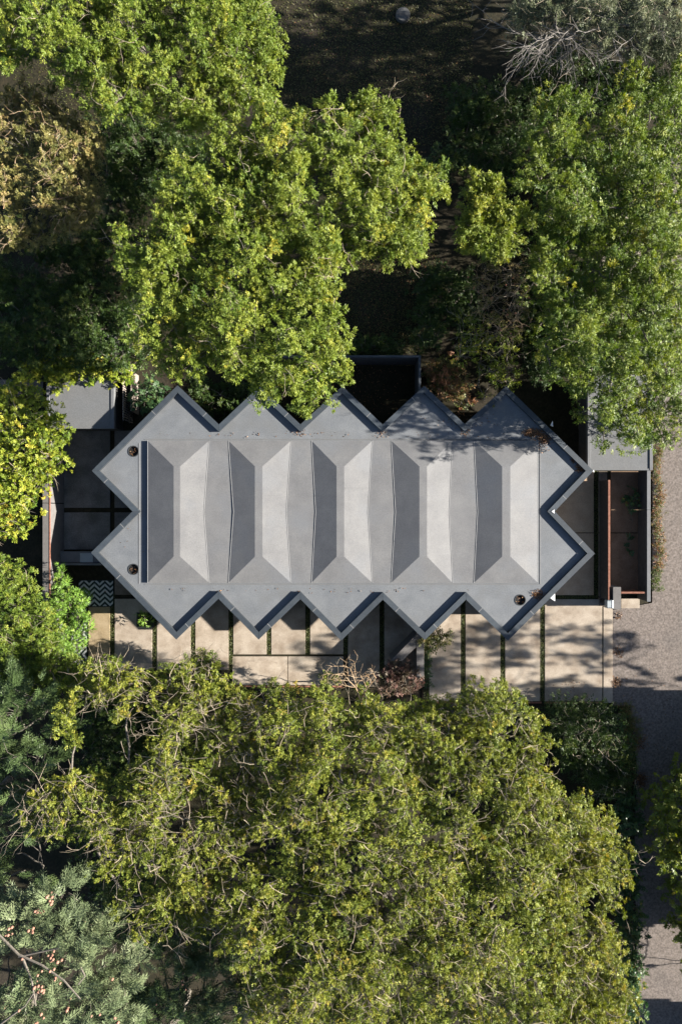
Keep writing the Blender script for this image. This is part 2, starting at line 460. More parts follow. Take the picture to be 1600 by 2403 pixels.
MB().add([(p.x, p.y, ZF + 0.004) for p in ov], [f[::-1] for f in of]).build('soffit', M_FASC, house)
for (cx, cy, rad, k) in circ:
    w = MB()
    ring = [(cx + rad * math.cos(2 * math.pi * i / k), cy + rad * math.sin(2 * math.pi * i / k)) for i in range(k)]
    w.add([(x, y, ZD) for x, y in ring] + [(x, y, ZD - 0.11) for x, y in ring], [(i, k + i, k + (i + 1) % k, (i + 1) % k) for i in range(k)] + [tuple(range(k, 2 * k))])
    dr = w.build('drain', M_BLACK, house)
    rim = MB()
    r1, r2 = rad * 1.08, rad * 0.93
    for rr, z in ((r1, ZD + 0.001), (r1, ZD + 0.02), (r2, ZD + 0.02), (r2, ZD - 0.005)):
        rim.v += [(cx + rr * math.cos(2 * math.pi * i / k), cy + rr * math.sin(2 * math.pi * i / k), z) for i in range(k)]
    for a in range(3):
        rim.f += [(a * k + i, a * k + (i + 1) % k, (a + 1) * k + (i + 1) % k, (a + 1) * k + i) for i in range(k)]
    rim.build('rim', M_FASC, dr)
    nl = 15
    ang = RNG.uniform(0, 2 * np.pi, nl); rr = rad * 0.85 * np.sqrt(RNG.uniform(0, 1, nl))
    p = np.stack([cx + rr * np.cos(ang), cy + rr * np.sin(ang), ZD - 0.08 + RNG.uniform(0, 0.075, nl)], 1)
    a2 = RNG.uniform(0, 2 * np.pi, nl); d = unit(np.stack([np.cos(a2), np.sin(a2), RNG.normal(0, 0.3, nl)], 1)) * 0.05
    s_ = unit(np.cross(d, np.array([0.1, 0.2, 1.0]))) * 0.022
    quads_mesh('leaf_litter', np.stack([p - d, p + s_, p + d, p - s_], 1), RNG.beta(1.2, 1.5, nl), M_LITTER, dr)['kind'] = 'stuff'

# folded bays
ZC = ZD + 0.145
FH = 0.41
folds = [(347, 347, 408, 423, 491, 478.5), (536, 548, 598.3, 616, 683, 671.5), (731, 740.5, 789.7, 807.5, 873.5, 862.6), (917.5, 927.5, 983.7, 1001.5, 1061.5, 1053), (1111.3, 1120, 1177.6, 1196.7, 1262, 1262)]
YT, YB, RT, RB, YM = 1034.0, 1368.0, 1094.5, 1306.0, 1201.0
for (l0, lm, ra, rb, r0, rm) in folds:
    def zl(xm, x0, xr): return ZC + FH * (xm - x0) / (xr - x0)
    zlm = zl(lm, l0, ra) if lm != l0 else ZC
    zrm = ZC + FH * (r0 - rm) / (r0 - rb)
    A = P(l0, YT, ZC); B = P(lm, YM, zlm); C = P(l0, YB, ZC)
    D = P(r0, YB, ZC); E = P(rm, YM, zrm); F = P(r0, YT, ZC)
    G = P(ra, RT, ZC + FH); H = P(ra, RB, ZC + FH); I = P(rb, RB, ZC + FH); J = P(rb, RT, ZC + FH)
    f = MB().add([A, B, C, D, E, F, G, H, I, J],
                 [(0, 1, 6), (1, 7, 6), (1, 2, 7), (2, 3, 8, 7), (3, 4, 8), (4, 9, 8), (4, 5, 9), (5, 0, 6, 9), (6, 7, 8, 9)])
    # skirt down to the deck
    base = [A, B, C, D, E, F]
    o = len(f.v)
    f.v += [(p[0], p[1], ZD - 0.03) for p in base]
    f.f += [(i, o + i, o + (i + 1) % 6, (i + 1) % 6) for i in range(6)]
    fo = f.build('roof_fold', M_FOLD, house)
    def on_slope(side, y, t):
        e0, em, e1, r_ = (A, B, C, G) if side == 0 else (F, E, D, J)
        q0, q1 = (e0, em) if y > em[1] else (e1, em)
        w = (y - q0[1]) / (q1[1] - q0[1]); base_ = Vector(q0).lerp(Vector(q1), w)
        return base_.lerp(Vector((r_[0], y, ZC + FH)), t)
    for side in (0, 1):
        for fy in (random.uniform(1120, 1175), random.uniform(1255, 1300)):
            yv = P(0, fy, ZC)[1]; q = MB()
            for (t0, t1) in ((0.04, 0.97),):
                vs_ = [on_slope(side, yv + 0.05, t0), on_slope(side, yv + 0.05, t1), on_slope(side, yv - 0.05, t1), on_slope(side, yv - 0.05, t0)]
                up_ = [(p.x, p.y, p.z + 0.007) for p in vs_]; dn_ = [(p.x, p.y, p.z - 0.004) for p in vs_]
                q.add(up_ + dn_, [(0, 1, 2, 3), (0, 4, 5, 1), (1, 5, 6, 2), (2, 6, 7, 3), (3, 7, 4, 0)])
            q.build('lap_seam', M_FOLD, fo)
    for side in ((A, B, C), (D, E, F)):
        if (l0 == lm and side[0] is A) or (r0 == rm and side[0] is D): 
            pts = [side[0], side[2]]
        else:
            pts = list(side)
        MB().tube([(p[0], p[1], p[2] - 0.004) for p in pts], [0.022] * len(pts), 6).build('seam', M_SEAM, fo)
for k in range(4):
    r0, rm = folds[k][4], folds[k][5]; l0, lm = folds[k + 1][0], folds[k + 1][1]
    zm = ZC + 0.05
    v_ = MB().add([P(r0, YT, ZC), P(l0, YT, ZC), P(lm + 1, YM, zm), P(l0, YB, ZC), P(r0, YB, ZC), P(rm - 1, YM, zm)], [(0, 5, 2, 1), (5, 4, 3, 2)])
    o = len(v_.v)
    a, b, c, d = P(r0, YT, ZC), P(l0, YT, ZC), P(l0, YB, ZC), P(r0, YB, ZC)
    v_.v += [a, b, (b[0], b[1], ZD - 0.03), (a[0], a[1], ZD - 0.03), c, d, (d[0], d[1], ZD - 0.03), (c[0], c[1], ZD - 0.03)]
    v_.f += [(o, o + 1, o + 2, o + 3), (o + 4, o + 5, o + 6, o + 7)]
    v_.build('roof_valley', M_FOLD, house)
for a, b in (((340, 1031), (1268, 1031)), ((340, 1371), (1268, 1371)), ((327, 1040), (327, 1370)), ((1266.5, 1031), (1266.5, 1371))):
    p, q = P(*a, ZD), P(*b, ZD)
    MB().tube([(p[0], p[1], ZD + 0.002), (q[0], q[1], ZD + 0.002)], [0.022, 0.022], 6).build('seam', M_SEAM, house)
# walls, set back under the eaves, with glazing
wall = offset(outer, 0.75)
wb = MB()
for i in range(n):
    j = (i + 1) % n
    a, b = wall[i], wall[j]
    wb.add([(a.x, a.y, -0.1), (b.x, b.y, -0.1), (b.x, b.y, ZF + 0.02), (a.x, a.y, ZF + 0.02)], [(0, 1, 2, 3)])
wb.build('wall', M_WALL, house)
wout = offset(outer, 0.72)
wfr = offset(outer, 0.735)
for i in range(n):
    j = (i + 1) % n
    a, b = wout[i].lerp(wout[j], 0.18), wout[i].lerp(wout[j], 0.82)
    wn_ = MB().add([(a.x, a.y, 0.15), (b.x, b.y, 0.15), (b.x, b.y, 2.45), (a.x, a.y, 2.45)], [(0, 1, 2, 3)]).build('window', M_GLASS, house)
    fr = MB()
    a, b = wfr[i].lerp(wfr[j], 0.16), wfr[i].lerp(wfr[j], 0.84)
    fr.tube([(a.x, a.y, 0.12), (b.x, b.y, 0.12), (b.x, b.y, 2.5), (a.x, a.y, 2.5), (a.x, a.y, 0.12)], [0.03] * 5, 4)
    fr.build('frame', M_FASC, wn_)
for tri in (((1291, 998), (1296, 988), (1297, 1001)), ((1293.5, 1200), (1300, 1195.5), (1300, 1205.5)), ((1388.5, 1105.5), (1393, 1102.5), (1393.5, 1108.5)), ((1290.5, 1403.5), (1301.5, 1392.5), (1301.5, 1411))):
    z = ZR + 0.03 if tri[0][0] == 1293.5 else ZF + 0.12
    MB().prism([P(x, y, z)[:2] for x, y in tri], z - 0.06, z).build('white_triangle', M_WHITE, house)  # small plain white triangles at the roof edge

def litter(px, py, rpx, n, z, parent=None, name='leaf_litter', sq=1.0, size=0.05):
    ang = RNG.uniform(0, 2 * np.pi, n); rr = rpx * np.sqrt(RNG.uniform(0, 1, n)) * RNG.uniform(0.5, 1.2, n)
    c = P(px, py, z); k = M(1, z)
    p = np.stack([c[0] + rr * k * np.cos(ang), c[1] + rr * k * np.sin(ang) * sq, z + 0.008 + RNG.uniform(0, 0.06, n)], 1)
    a2 = RNG.uniform(0, 2 * np.pi, n); d = unit(np.stack([np.cos(a2), np.sin(a2), RNG.normal(0, 0.35, n)], 1)) * (size * RNG.uniform(0.6, 1.3, n))[:, None]
    s_ = unit(np.cross(d, RNG.normal(0, 0.4, (n, 3)) + np.array([0, 0, 1.0]))) * size * 0.5
    return np.stack([p - d, p + s_, p + d, p - s_], 1), RNG.beta(1.3, 2.0, n)
VV = [litter(1250, 1016, 26, 420, ZD, sq=0.45), litter(1276, 1030, 16, 300, ZD, sq=0.8), litter(1360, 1098, 12, 260, ZD), litter(1345, 1080, 8, 80, ZD), litter(1262, 1395, 16, 160, ZD, sq=0.8), litter(1270, 1040, 30, 90, ZD), litter(800, 1020, 420, 60, ZD, sq=0.02), litter(700, 1385, 420, 40, ZD, sq=0.02), litter(1080, 985, 90, 60, ZD, sq=0.3), litter(705, 1012, 14, 30, ZD), litter(895, 1012, 14, 34, ZD), litter(1090, 1012, 16, 50, ZD), litter(513, 1392, 10, 12, ZD), litter(1191, 1485, 9, 20, ZD), litter(330, 1290, 60, 10, ZD)]
quads_mesh('leaf_litter', np.concatenate([a for a, b in VV]), np.concatenate([b for a, b in VV]), M_LITTER, house)['kind'] = 'stuff'

# ------------------------------------------------------------------ sheds, garden walls, small built things
def shed(name, x0, x1, y0, y1, z, label):
    a = P(x0, y0, z); b = P(x1, y1, z)
    root = empty(name, (a[0], b[1], 0), label, 'shed')
    MB().box((a[0], a[1], z - 0.22), (b[0], b[1], z)).build('roof', M_SHED, root)
    MB().box((a[0] + 0.15, a[1] - 0.1, -0.13), (b[0] - 0.12, b[1] + 0.12, z - 0.225)).build('wall', M_WALL, root)
    MB().box((a[0] + 0.004, a[1], z + 0.003), (a[0] + 0.2, b[1] + 0.004, z + 0.05)).build('kerb', M_LWALL, root, bevel=0.012)
    MB().box((b[0] - 0.2, a[1], z + 0.003), (b[0] - 0.004, b[1] + 0.004, z + 0.05)).build('kerb', M_LWALL, root, bevel=0.012)
    MB().box((a[0] + 0.21, b[1] + 0.004, z + 0.002), (b[0] - 0.21, b[1] + 0.1, z + 0.03)).build('edge_trim', M_SHED, root)
    under(root)
    return root
shed('garden_shed', 110, 269, 780, 1006, 1.85, 'low grey flat-roofed shed under the lime green leaves, with a corner in shade')
shed('bin_store', 1377, 1530, 880, 1103.5, 1.75, 'light grey flat-roofed store beside the gravel road, half under a tree')

def gwall(name, segs, z, label, m=M_GWALL, core=M_WALL, cat='wall', zb=-0.13):
    """segs: image-space polygons of the wall tops"""
    c = P(*segs[0][0], z)
    root = empty(name, (c[0], c[1], 0), label, cat)
    for s in segs:
        poly = [P(x, y, z)[:2] for x, y in s]
        MB().prism(poly, z - 0.06, z).build('coping', m, root, bevel=0.01)
        v2 = [Vector(p) for p in poly]
        MB().prism([tuple(p) for p in offset(v2, 0.015)], zb, z - 0.062).build('wall_body', core, root)
    under(root)
    return root
def rect(x0, x1, y0, y1): return [(x0, y0), (x1, y0), (x1, y1), (x0, y1)]
gwall('courtyard_wall', [rect(100.5, 117, 1012, 1180), rect(100.5, 117, 1181, 1340), rect(100.5, 117, 1341, 1580)], 2.0, 'thick grey wall closing the dark courtyard at the left end of the house', core=M_GWALL)
o = MB().box(P(116.2, 1012, 2.02), tuple(P(118.3, 1580, 2.02)[:2]) + (1.95,)).build('steel_edge', M_RUST)
tag(o, 'thin rust coloured steel edge strip on the left courtyard wall', 'edge strip')
gwall('rear_court_wall', [rect(640, 987, 833.5, 839), rect(981.5, 987, 839.3, 925), rect(640, 646, 839.3, 925)], 1.9, 'thin dark wall round the shaded court behind the house', m=M_COPE)
gwall('road_wall', [rect(1517, 1525.5, 1104, 1196), rect(1517, 1525.5, 1196.4, 1412)], 1.25, 'long narrow pale-topped wall running along the gravel road', m=M_LWALL)
gwall('privacy_wall', [[(976.3, 1489), (976.3, 1518), (943, 1551), (916, 1551)], rect(976.8, 994.3, 1430, 1535), rect(976.8, 994.3, 1535.4, 1590)], 1.55, 'grey A-shaped privacy wall meeting a tip of the house roof over the patio', core=M_GWALL)
o = gwall('gate_pillar', [rect(1437.5, 1456, 1377.5, 1430)], 1.4, 'plain grey gate pillar beside the pale metal box', m=M_GWALL, core=M_GWALL, cat='pillar')
# rusty screen and gate
a, b = P(1425.5, 1126, 1.32), P(1430.8, 1408, 1.32)
root = empty('steel_screen', (a[0], b[1], 0), 'long thin rust-topped dark screen standing in the right-hand courtyard', 'screen')
MB().box((a[0], a[1], 1.25), (b[0], b[1], 1.32)).build('top_rail', M_RUST, root, bevel=0.02)
for k in range(9):
    y = a[1] + (b[1] - a[1]) * (k + 0.5) / 9
    MB().box((a[0] + 0.03, y - 0.4118, -0.1), (b[0] - 0.03, y + 0.4118, 1.248)).build('panel', M_WALL, root)  # panels coloured dark to stand for the shade on this side
under(root)
a, b = P(1456.5, 1388.5, 1.2), P(1514, 1393, 1.2)
root = empty('steel_gate', (a[0], b[1], 0), 'short rusty steel gate between the grey pillar and the road wall', 'gate')
MB().box((a[0], a[1], 1.13), (b[0], b[1], 1.2)).build('top_rail', M_RUST, root, bevel=0.015)
for k in range(8):
    x = a[0] + (b[0] - a[0]) * (k + 0.5) / 8
    MB().box((x - 0.08, a[1] - 0.02, 0.05), (x + 0.08, b[1] + 0.02, 1.128)).build('slat', M_RUST, root)
under(root)
# pale metal box on a post
z = 1.42
a, b = P(1424, 1408.5, z), P(1439, 1427.5, z)
b = (b[0] - 0.01, b[1], z)
root = empty('meter_box', (0.5 * (a[0] + b[0]), 0.5 * (a[1] + b[1]), 0), 'small pale metal box with bolted lid beside the gate pillar', 'metal box')
MB().box((a[0], a[1], 1.0), (b[0], b[1], z)).build('box_body', M_METAL, root, bevel=0.012)
MB().box((b[0] - 0.085, a[1] - 0.01, z + 0.002), (b[0] - 0.005, b[1] + 0.01, z + 0.02)).build('lid_strip', M_WHITE, root)
for fx in (0.12, 0.36, 0.6):
    for fy in (0.07, 0.93):
        x = a[0] + (b[0] - a[0]) * fx; y = a[1] + (b[1] - a[1]) * fy
        MB().box((x - 0.018, y - 0.018, z + 0.001), (x + 0.018, y + 0.018, z + 0.012)).build('bolt', M_FASC, root)
MB().box((a[0] + 0.12, a[1] - 0.15, -0.1), (b[0] - 0.12, b[1] + 0.15, 0.998)).build('post', M_FASC, root)
under(root)

# batten fence beside the shed
root = empty('batten_fence', P(292, 985, 0), 'timber batten fence in a sliver of sun beside the grey shed', 'fence')
fx = P(288, 900, 1.75)[0]
for k in range(26):
    y = P(290, 860, 0)[1] - k * 0.145
    MB().box((fx, y, -0.1), (fx + 0.035, y + 0.085, 1.75)).build('batten', M_WOOD, root)
y1 = P(290, 860, 0)[1] + 0.1
for zz in (0.35, 1.45):
    MB().box((fx - 0.045, y1, zz), (fx - 0.003, y1 - 26 * 0.145, zz + 0.08)).build('rail', M_WOOD, root)
under(root)
MB_p = P(307, 870, 1.3)
o = MB().box((MB_p[0], MB_p[1], -0.1), (MB_p[0] + 0.06, P(307, 965, 1.3)[1], 1.3)).build('timber_board', M_WOOD)
tag(o, 'thin timber board standing on edge between the fence and the shrubs', 'board')

# courtyard bench
a, b = P(118, 1294, 0.45), P(241, 1326, 0.45)
root = empty('concrete_bench', (a[0], b[1], 0), 'long low concrete bench in the dark left courtyard', 'bench')
MB().box((a[0], a[1], 0.36), (b[0], b[1] + 0.16, 0.45)).build('seat', M_LWALL, root, bevel=0.01)
MB().box((a[0] + 0.1, a[1] - 0.1, -0.1), (b[0] - 0.1, b[1] + 0.2, 0.358)).build('base', M_WALL, root)
MB().box((a[0], b[1] + 0.13, -0.1), (b[0], b[1], 0.62)).build('back', M_LWALL, root, bevel=0.01)
under(root)
a, b = P(189, 1298, 0.47), P(219, 1320, 0.47)
o = MB().box((a[0], a[1], 0.453), (b[0], b[1], 0.50)).build('seat_cushion', M_METAL, bevel=0.01)
tag(o, 'pale square cushion lying on the concrete bench', 'cushion')

def chevron(px0, px1, py0, py1, label, rot=False):
    a, b = P(px0, py0), P(px1, py1)
    w, h = b[0] - a[0], a[1] - b[1]
    root = empty('chevron_panel', (a[0], b[1], 0), label, 'tile panel')
    MB().box((a[0], a[1], -0.07), (b[0], b[1], 0.012)).build('base', M_CHEVD, root)
    per = M(24.5); pitch = M(12.0); th = M(5.6); half = per / 2; amp = half * 0.92
    def clip(poly, ax, lim, keep_less):
        out = []
        for i in range(len(poly)):
            p, q = poly[i], poly[(i + 1) % len(poly)]
            ip = (p[ax] <= lim) == keep_less; iq = (q[ax] <= lim) == keep_less
            if ip: out.append(p)
            if ip != iq:
                t = (lim - p[ax]) / (q[ax] - p[ax]); out.append((p[0] + t * (q[0] - p[0]), p[1] + t * (q[1] - p[1])))
        return out
    W, Hh = (h, w) if rot else (w, h)
    k = 0
    y = -amp
    while y < Hh + amp:
        x = 0.0; up = True
        while x < W:
            ya, yb = (y, y + amp) if up else (y + amp, y)
            poly = [(x, ya), (x + half - 0.012, yb), (x + half - 0.012, yb + th), (x, ya + th)]
            for ax, lim, kl in ((0, W, True), (1, Hh - 0.02, True), (1, 0.02, False)):
                if poly: poly = clip(poly, ax, lim, kl)
            if len(poly) >= 3:
                pts = [((a[0] + q, b[1] + p) if rot else (a[0] + p, b[1] + q)) for p, q in poly]
                MB().prism(pts, 0.005, 0.017).build('tile', M_CHEVW, root)
            x += half; up = not up
        y += pitch
    under(root)
chevron(186, 266, 1362, 1423, 'dark green and white chevron tile panel in shade by the house corner')
chevron(168, 205, 1428, 1560, 'bright chevron tile panel in the sun beside the bamboo', rot=True)
# planter with a small plant
a, b = P(321, 1437, 0.02), P(361, 1471, 0.02)
root = empty('planter_bed', (a[0], b[1], 0), 'square planting bed let into the patio slab under the roof edge', 'planter')
MB().box((a[0], a[1], -0.05), (b[0], b[1], 0.012)).build('frame', M_FASC, root)
MB().box((a[0] + 0.06, a[1] - 0.06, 0.013), (b[0] - 0.06, b[1] + 0.06, 0.035)).build('soil', M_GRASSB, root)
under(root)
# round stone on the lawn
c = P(945, 35, 0); st = MB(); k = 22; R = M(17)
rng = [(1.0, -0.13), (1.0, 0.05), (0.93, 0.10), (0.5, 0.12)]
for q, zz in rng:
    st.v += [(c[0] + R * q * math.cos(2 * math.pi * i / k), c[1] + R * q * math.sin(2 * math.pi * i / k), zz) for i in range(k)]
for a in range(3):
    st.f += [(a * k + i, a * k + (i + 1) % k, (a + 1) * k + (i + 1) % k, (a + 1) * k + i) for i in range(k)]
st.f.append(tuple(range(3 * k, 4 * k)))
tag(st.build('stone_disc', M_STONE), 'round grey stone disc lying on the shaded lawn', 'stone')

# neighbouring buildings beyond the road: they throw the straight shade across it
def neighbour(y0, y1, z, label):
    a = P(1700, y0, 0); b = P(1950, y1, 0)
    root = empty('neighbour_house', (a[0], b[1], 0), label, 'house')
    MB().box((a[0], a[1], -0.13), (b[0], b[1], z - 0.25)).build('wall', M_GWALL, root)
    MB().box((a[0] - 0.2, a[1] + 0.2, z - 0.248), (b[0] + 0.2, b[1] - 0.2, z)).build('roof', M_SHED, root)
    for k in range(4):
        y = a[1] + (b[1] - a[1]) * (k + 0.5) / 4
        MB().box((a[0] - 0.03, y - 0.5, 0.9), (a[0] + 0.05, y + 0.5, 2.1)).build('window', M_GLASS, root)
    under(root)
neighbour(1620, 2170, 4.6, 'neighbouring house beyond the road that shades its lower half')
neighbour(2352, 2800, 4.2, 'neighbouring house at the bottom right beyond the road')

# ------------------------------------------------------------------ foliage
def rhomb(base, axis, side, ln, w, droop=0.0):
    base = np.array(base, float); axis = np.array(axis, float); side = np.array(side, float)
    m = base + axis * ln * 0.16
    return [m + side * w * 0.52, base + axis * ln + np.array([0, 0, -droop * ln]), m - side * w * 0.52]

def tpl_ash():
    q = []
    L = 0.30; ll = 0.17; w = 0.066
    for t in (0.3, 0.6, 0.88):
        for s in (1, -1):
            ax = np.array([0.62, 0.78 * s, -0.10]); sd = np.array([0.78, -0.62 * s, 0.0])
            q.append(rhomb((t * L, 0, 0.02 - 0.07 * t * t), ax, sd, ll * (1.0 if t < 0.8 else 0.9), w, 0.15))
    q.append(rhomb((L, 0, -0.05), (1, 0, -0.2), (0, 1, 0), ll, w, 0.1))
    return np.array(q)
def tpl_sprig(nl=6, L=0.22, ll=0.10, w=0.055):
    q = []
    for i in range(nl):
        t = (i + 0.6) / nl; s = 1 if i % 2 else -1
        ax = np.array([0.55, 0.83 * s, 0.12 * ((i % 3) - 1)]); sd = np.array([0.8, -0.55 * s, 0.15 * s])
        q.append(rhomb((t * L, 0, 0), ax, sd, ll, w, 0.1))
    q.append(rhomb((L, 0, 0), (1, 0, 0), (0, 1, 0), ll, w))
    return np.array(q)
def tpl_bamboo():
    q = []
    for i in range(5):
        a = (i - 2) * 0.5
        ax = np.array([math.cos(a), math.sin(a), -0.25]); sd = np.array([-math.sin(a), math.cos(a), 0.1])
        q.append(rhomb((0.03 * i, 0, 0), ax, sd, 0.19, 0.032, 0.3))
    return np.array(q)
def tpl_frond():
    q = []
    L = 0.62; npair = 6
    for i in range(npair):
        t = (i + 0.5) / (npair + 0.4)
        for s in (1, -1):
            ln = 0.24 * (1 - t) ** 0.7 + 0.06
            ax = np.array([0.72, 0.69 * s, 0.10]); sd = np.array([0.69, -0.72 * s, 0])
            b0 = np.array(((t + 0.04 * s) * L, 0, 0.0))
            q.append(rhomb(b0, ax, sd, ln, 0.034, 0.15))
            for u in (0.3, 0.55):
                if ln > 0.13:
                    bb = b0 + ax * ln * u
                    q.append(rhomb(bb, (0.98, -0.1 * s, 0.15), (0, 1, 0), ln * 0.40, 0.026))
                    q.append(rhomb(bb, (0.25, 0.97 * s, -0.1), (1, 0, 0), ln * 0.30, 0.024))
    q.append(rhomb((0, 0, 0), (1, 0, 0.05), (0, 1, 0.0), L * 1.12, 0.04))
    return np.array(q)
TPL = dict(ash=tpl_ash(), sprig=tpl_sprig(), small=tpl_sprig(7, 0.17, 0.075, 0.05), broad=tpl_sprig(5, 0.2, 0.14, 0.10), bamboo=tpl_bamboo(), frond=tpl_frond(), willow=tpl_sprig(8, 0.25, 0.10, 0.03),
           sparse=tpl_sprig(5, 0.26, 0.075, 0.05))

def place(tpl, pos, axis, up, scale, tint, jit=0.06):
    """instances of a spray template: pos (n,3), axis, up -> quads"""
    x = unit(axis); y = unit(np.cross(up, x)); z = np.cross(x, y)
    B = np.stack([x, y, z], 1)                       # (n,3,3) rows
    q = np.einsum('qvk,nkj->nqvj', tpl, B) * scale[:, None, None, None] + pos[:, None, None, :]
    n, k = q.shape[0], q.shape[1]
    q = q.reshape(n * k, 3, 3)
    off = RNG.normal(0, 0.012, (n * k, 1, 3)); q = q + off
    # tilt of single leaves
    q[:, 0, :] += RNG.normal(0, 0.012, (n * k, 3)); q[:, 2, :] += RNG.normal(0, 0.012, (n * k, 3))
    t = np.repeat(tint, k) + RNG.normal(0, jit, n * k)
    return q, t

def seg_dist(p, poly):
    p = np.asarray(p)[:, None, :]
    a = np.array(poly, float)[None]; b = np.roll(np.array(poly, float), -1, 0)[None]
    ab = b - a; t = np.clip(((p - a) * ab).sum(-1) / (ab * ab).sum(-1), 0, 1)
    d = np.linalg.norm(a + ab * t[..., None] - p, axis=-1).min(1)
    return d
def inside(p, poly):
    x, y = p[:, 0], p[:, 1]; r_ = np.zeros(len(p), bool)
    n = len(poly)
    for i in range(n):
        x1, y1 = poly[i]; x2, y2 = poly[(i + 1) % n]
        c = ((y1 > y) != (y2 > y))
        with np.errstate(divide='ignore', invalid='ignore'):
            r_ ^= c & (x < (x2 - x1) * (y - y1) / (y2 - y1 + 1e-12) + x1)
    return r_

def lobes_in(poly, zlo, zhi, rpx=58, spacing=0.85, holes=(), dome=170.0, tilt=0.0, skirt=None, zvar=0.0, skirt_y=9999):
    """fill a crown outline seen in the photograph with foliage lobes at real heights"""
    P_ = np.array(poly, float)
    lo, hi = P_.min(0), P_.max(0)
    cand = RNG.uniform(lo, hi, (6000, 2))
    ins = inside(cand, poly); d = seg_dist(cand, poly)
    ok = ins & (d > rpx * 0.42)
    for hx, hy, hr in holes:
        ok &= np.hypot(cand[:, 0] - hx, cand[:, 1] - hy) > hr + rpx * 0.35
    cand, d = cand[ok], d[ok]
    out = []
    for c, dd in zip(cand, d):
        r_ = min(rpx, dd * 1.15 + 6) * random.uniform(0.8, 1.1)
        if all(math.hypot(c[0] - o[0], c[1] - o[1]) > spacing * 0.5 * (r_ + o[3]) for o in out):
            t = min(1.0, dd / dome)
            z = zlo + (zhi - zlo) * (0.25 + 0.75 * math.sin(t * math.pi / 2)) * random.uniform(0.85, 1.06)
            z *= 1 + random.uniform(-zvar, zvar)
            z += tilt * (hi[0] - c[0]) / (hi[0] - lo[0])
            out.append((c[0], c[1], z, r_))
    if skirt:
        for (x, y, z, r_) in list(out):
            if y < skirt_y and random.random() < skirt:
                z2 = z * random.uniform(0.45, 0.75)
                k = (CAM_H - z) / (CAM_H - z2)          # same plan position, lower down
                out.append((800 + (x - 800) * k, 1201.5 + (y - 1201.5) * k, z2, r_ * k * 0.9))
    return out

def bez(a, b, lift, n=6, wob=0.0):
    a, b = Vector(a), Vector(b); m_ = (a + b) / 2 + Vector((0, 0, lift))
    pts = []
    for i in range(n + 1):
        t = i / n
        p = a * (1 - t) ** 2 + m_ * 2 * t * (1 - t) + b * t * t
        if wob and 0 < i < n: p = p + Vector((random.gauss(0, wob), random.gauss(0, wob), random.gauss(0, wob)))
        pts.append(p)
    return pts

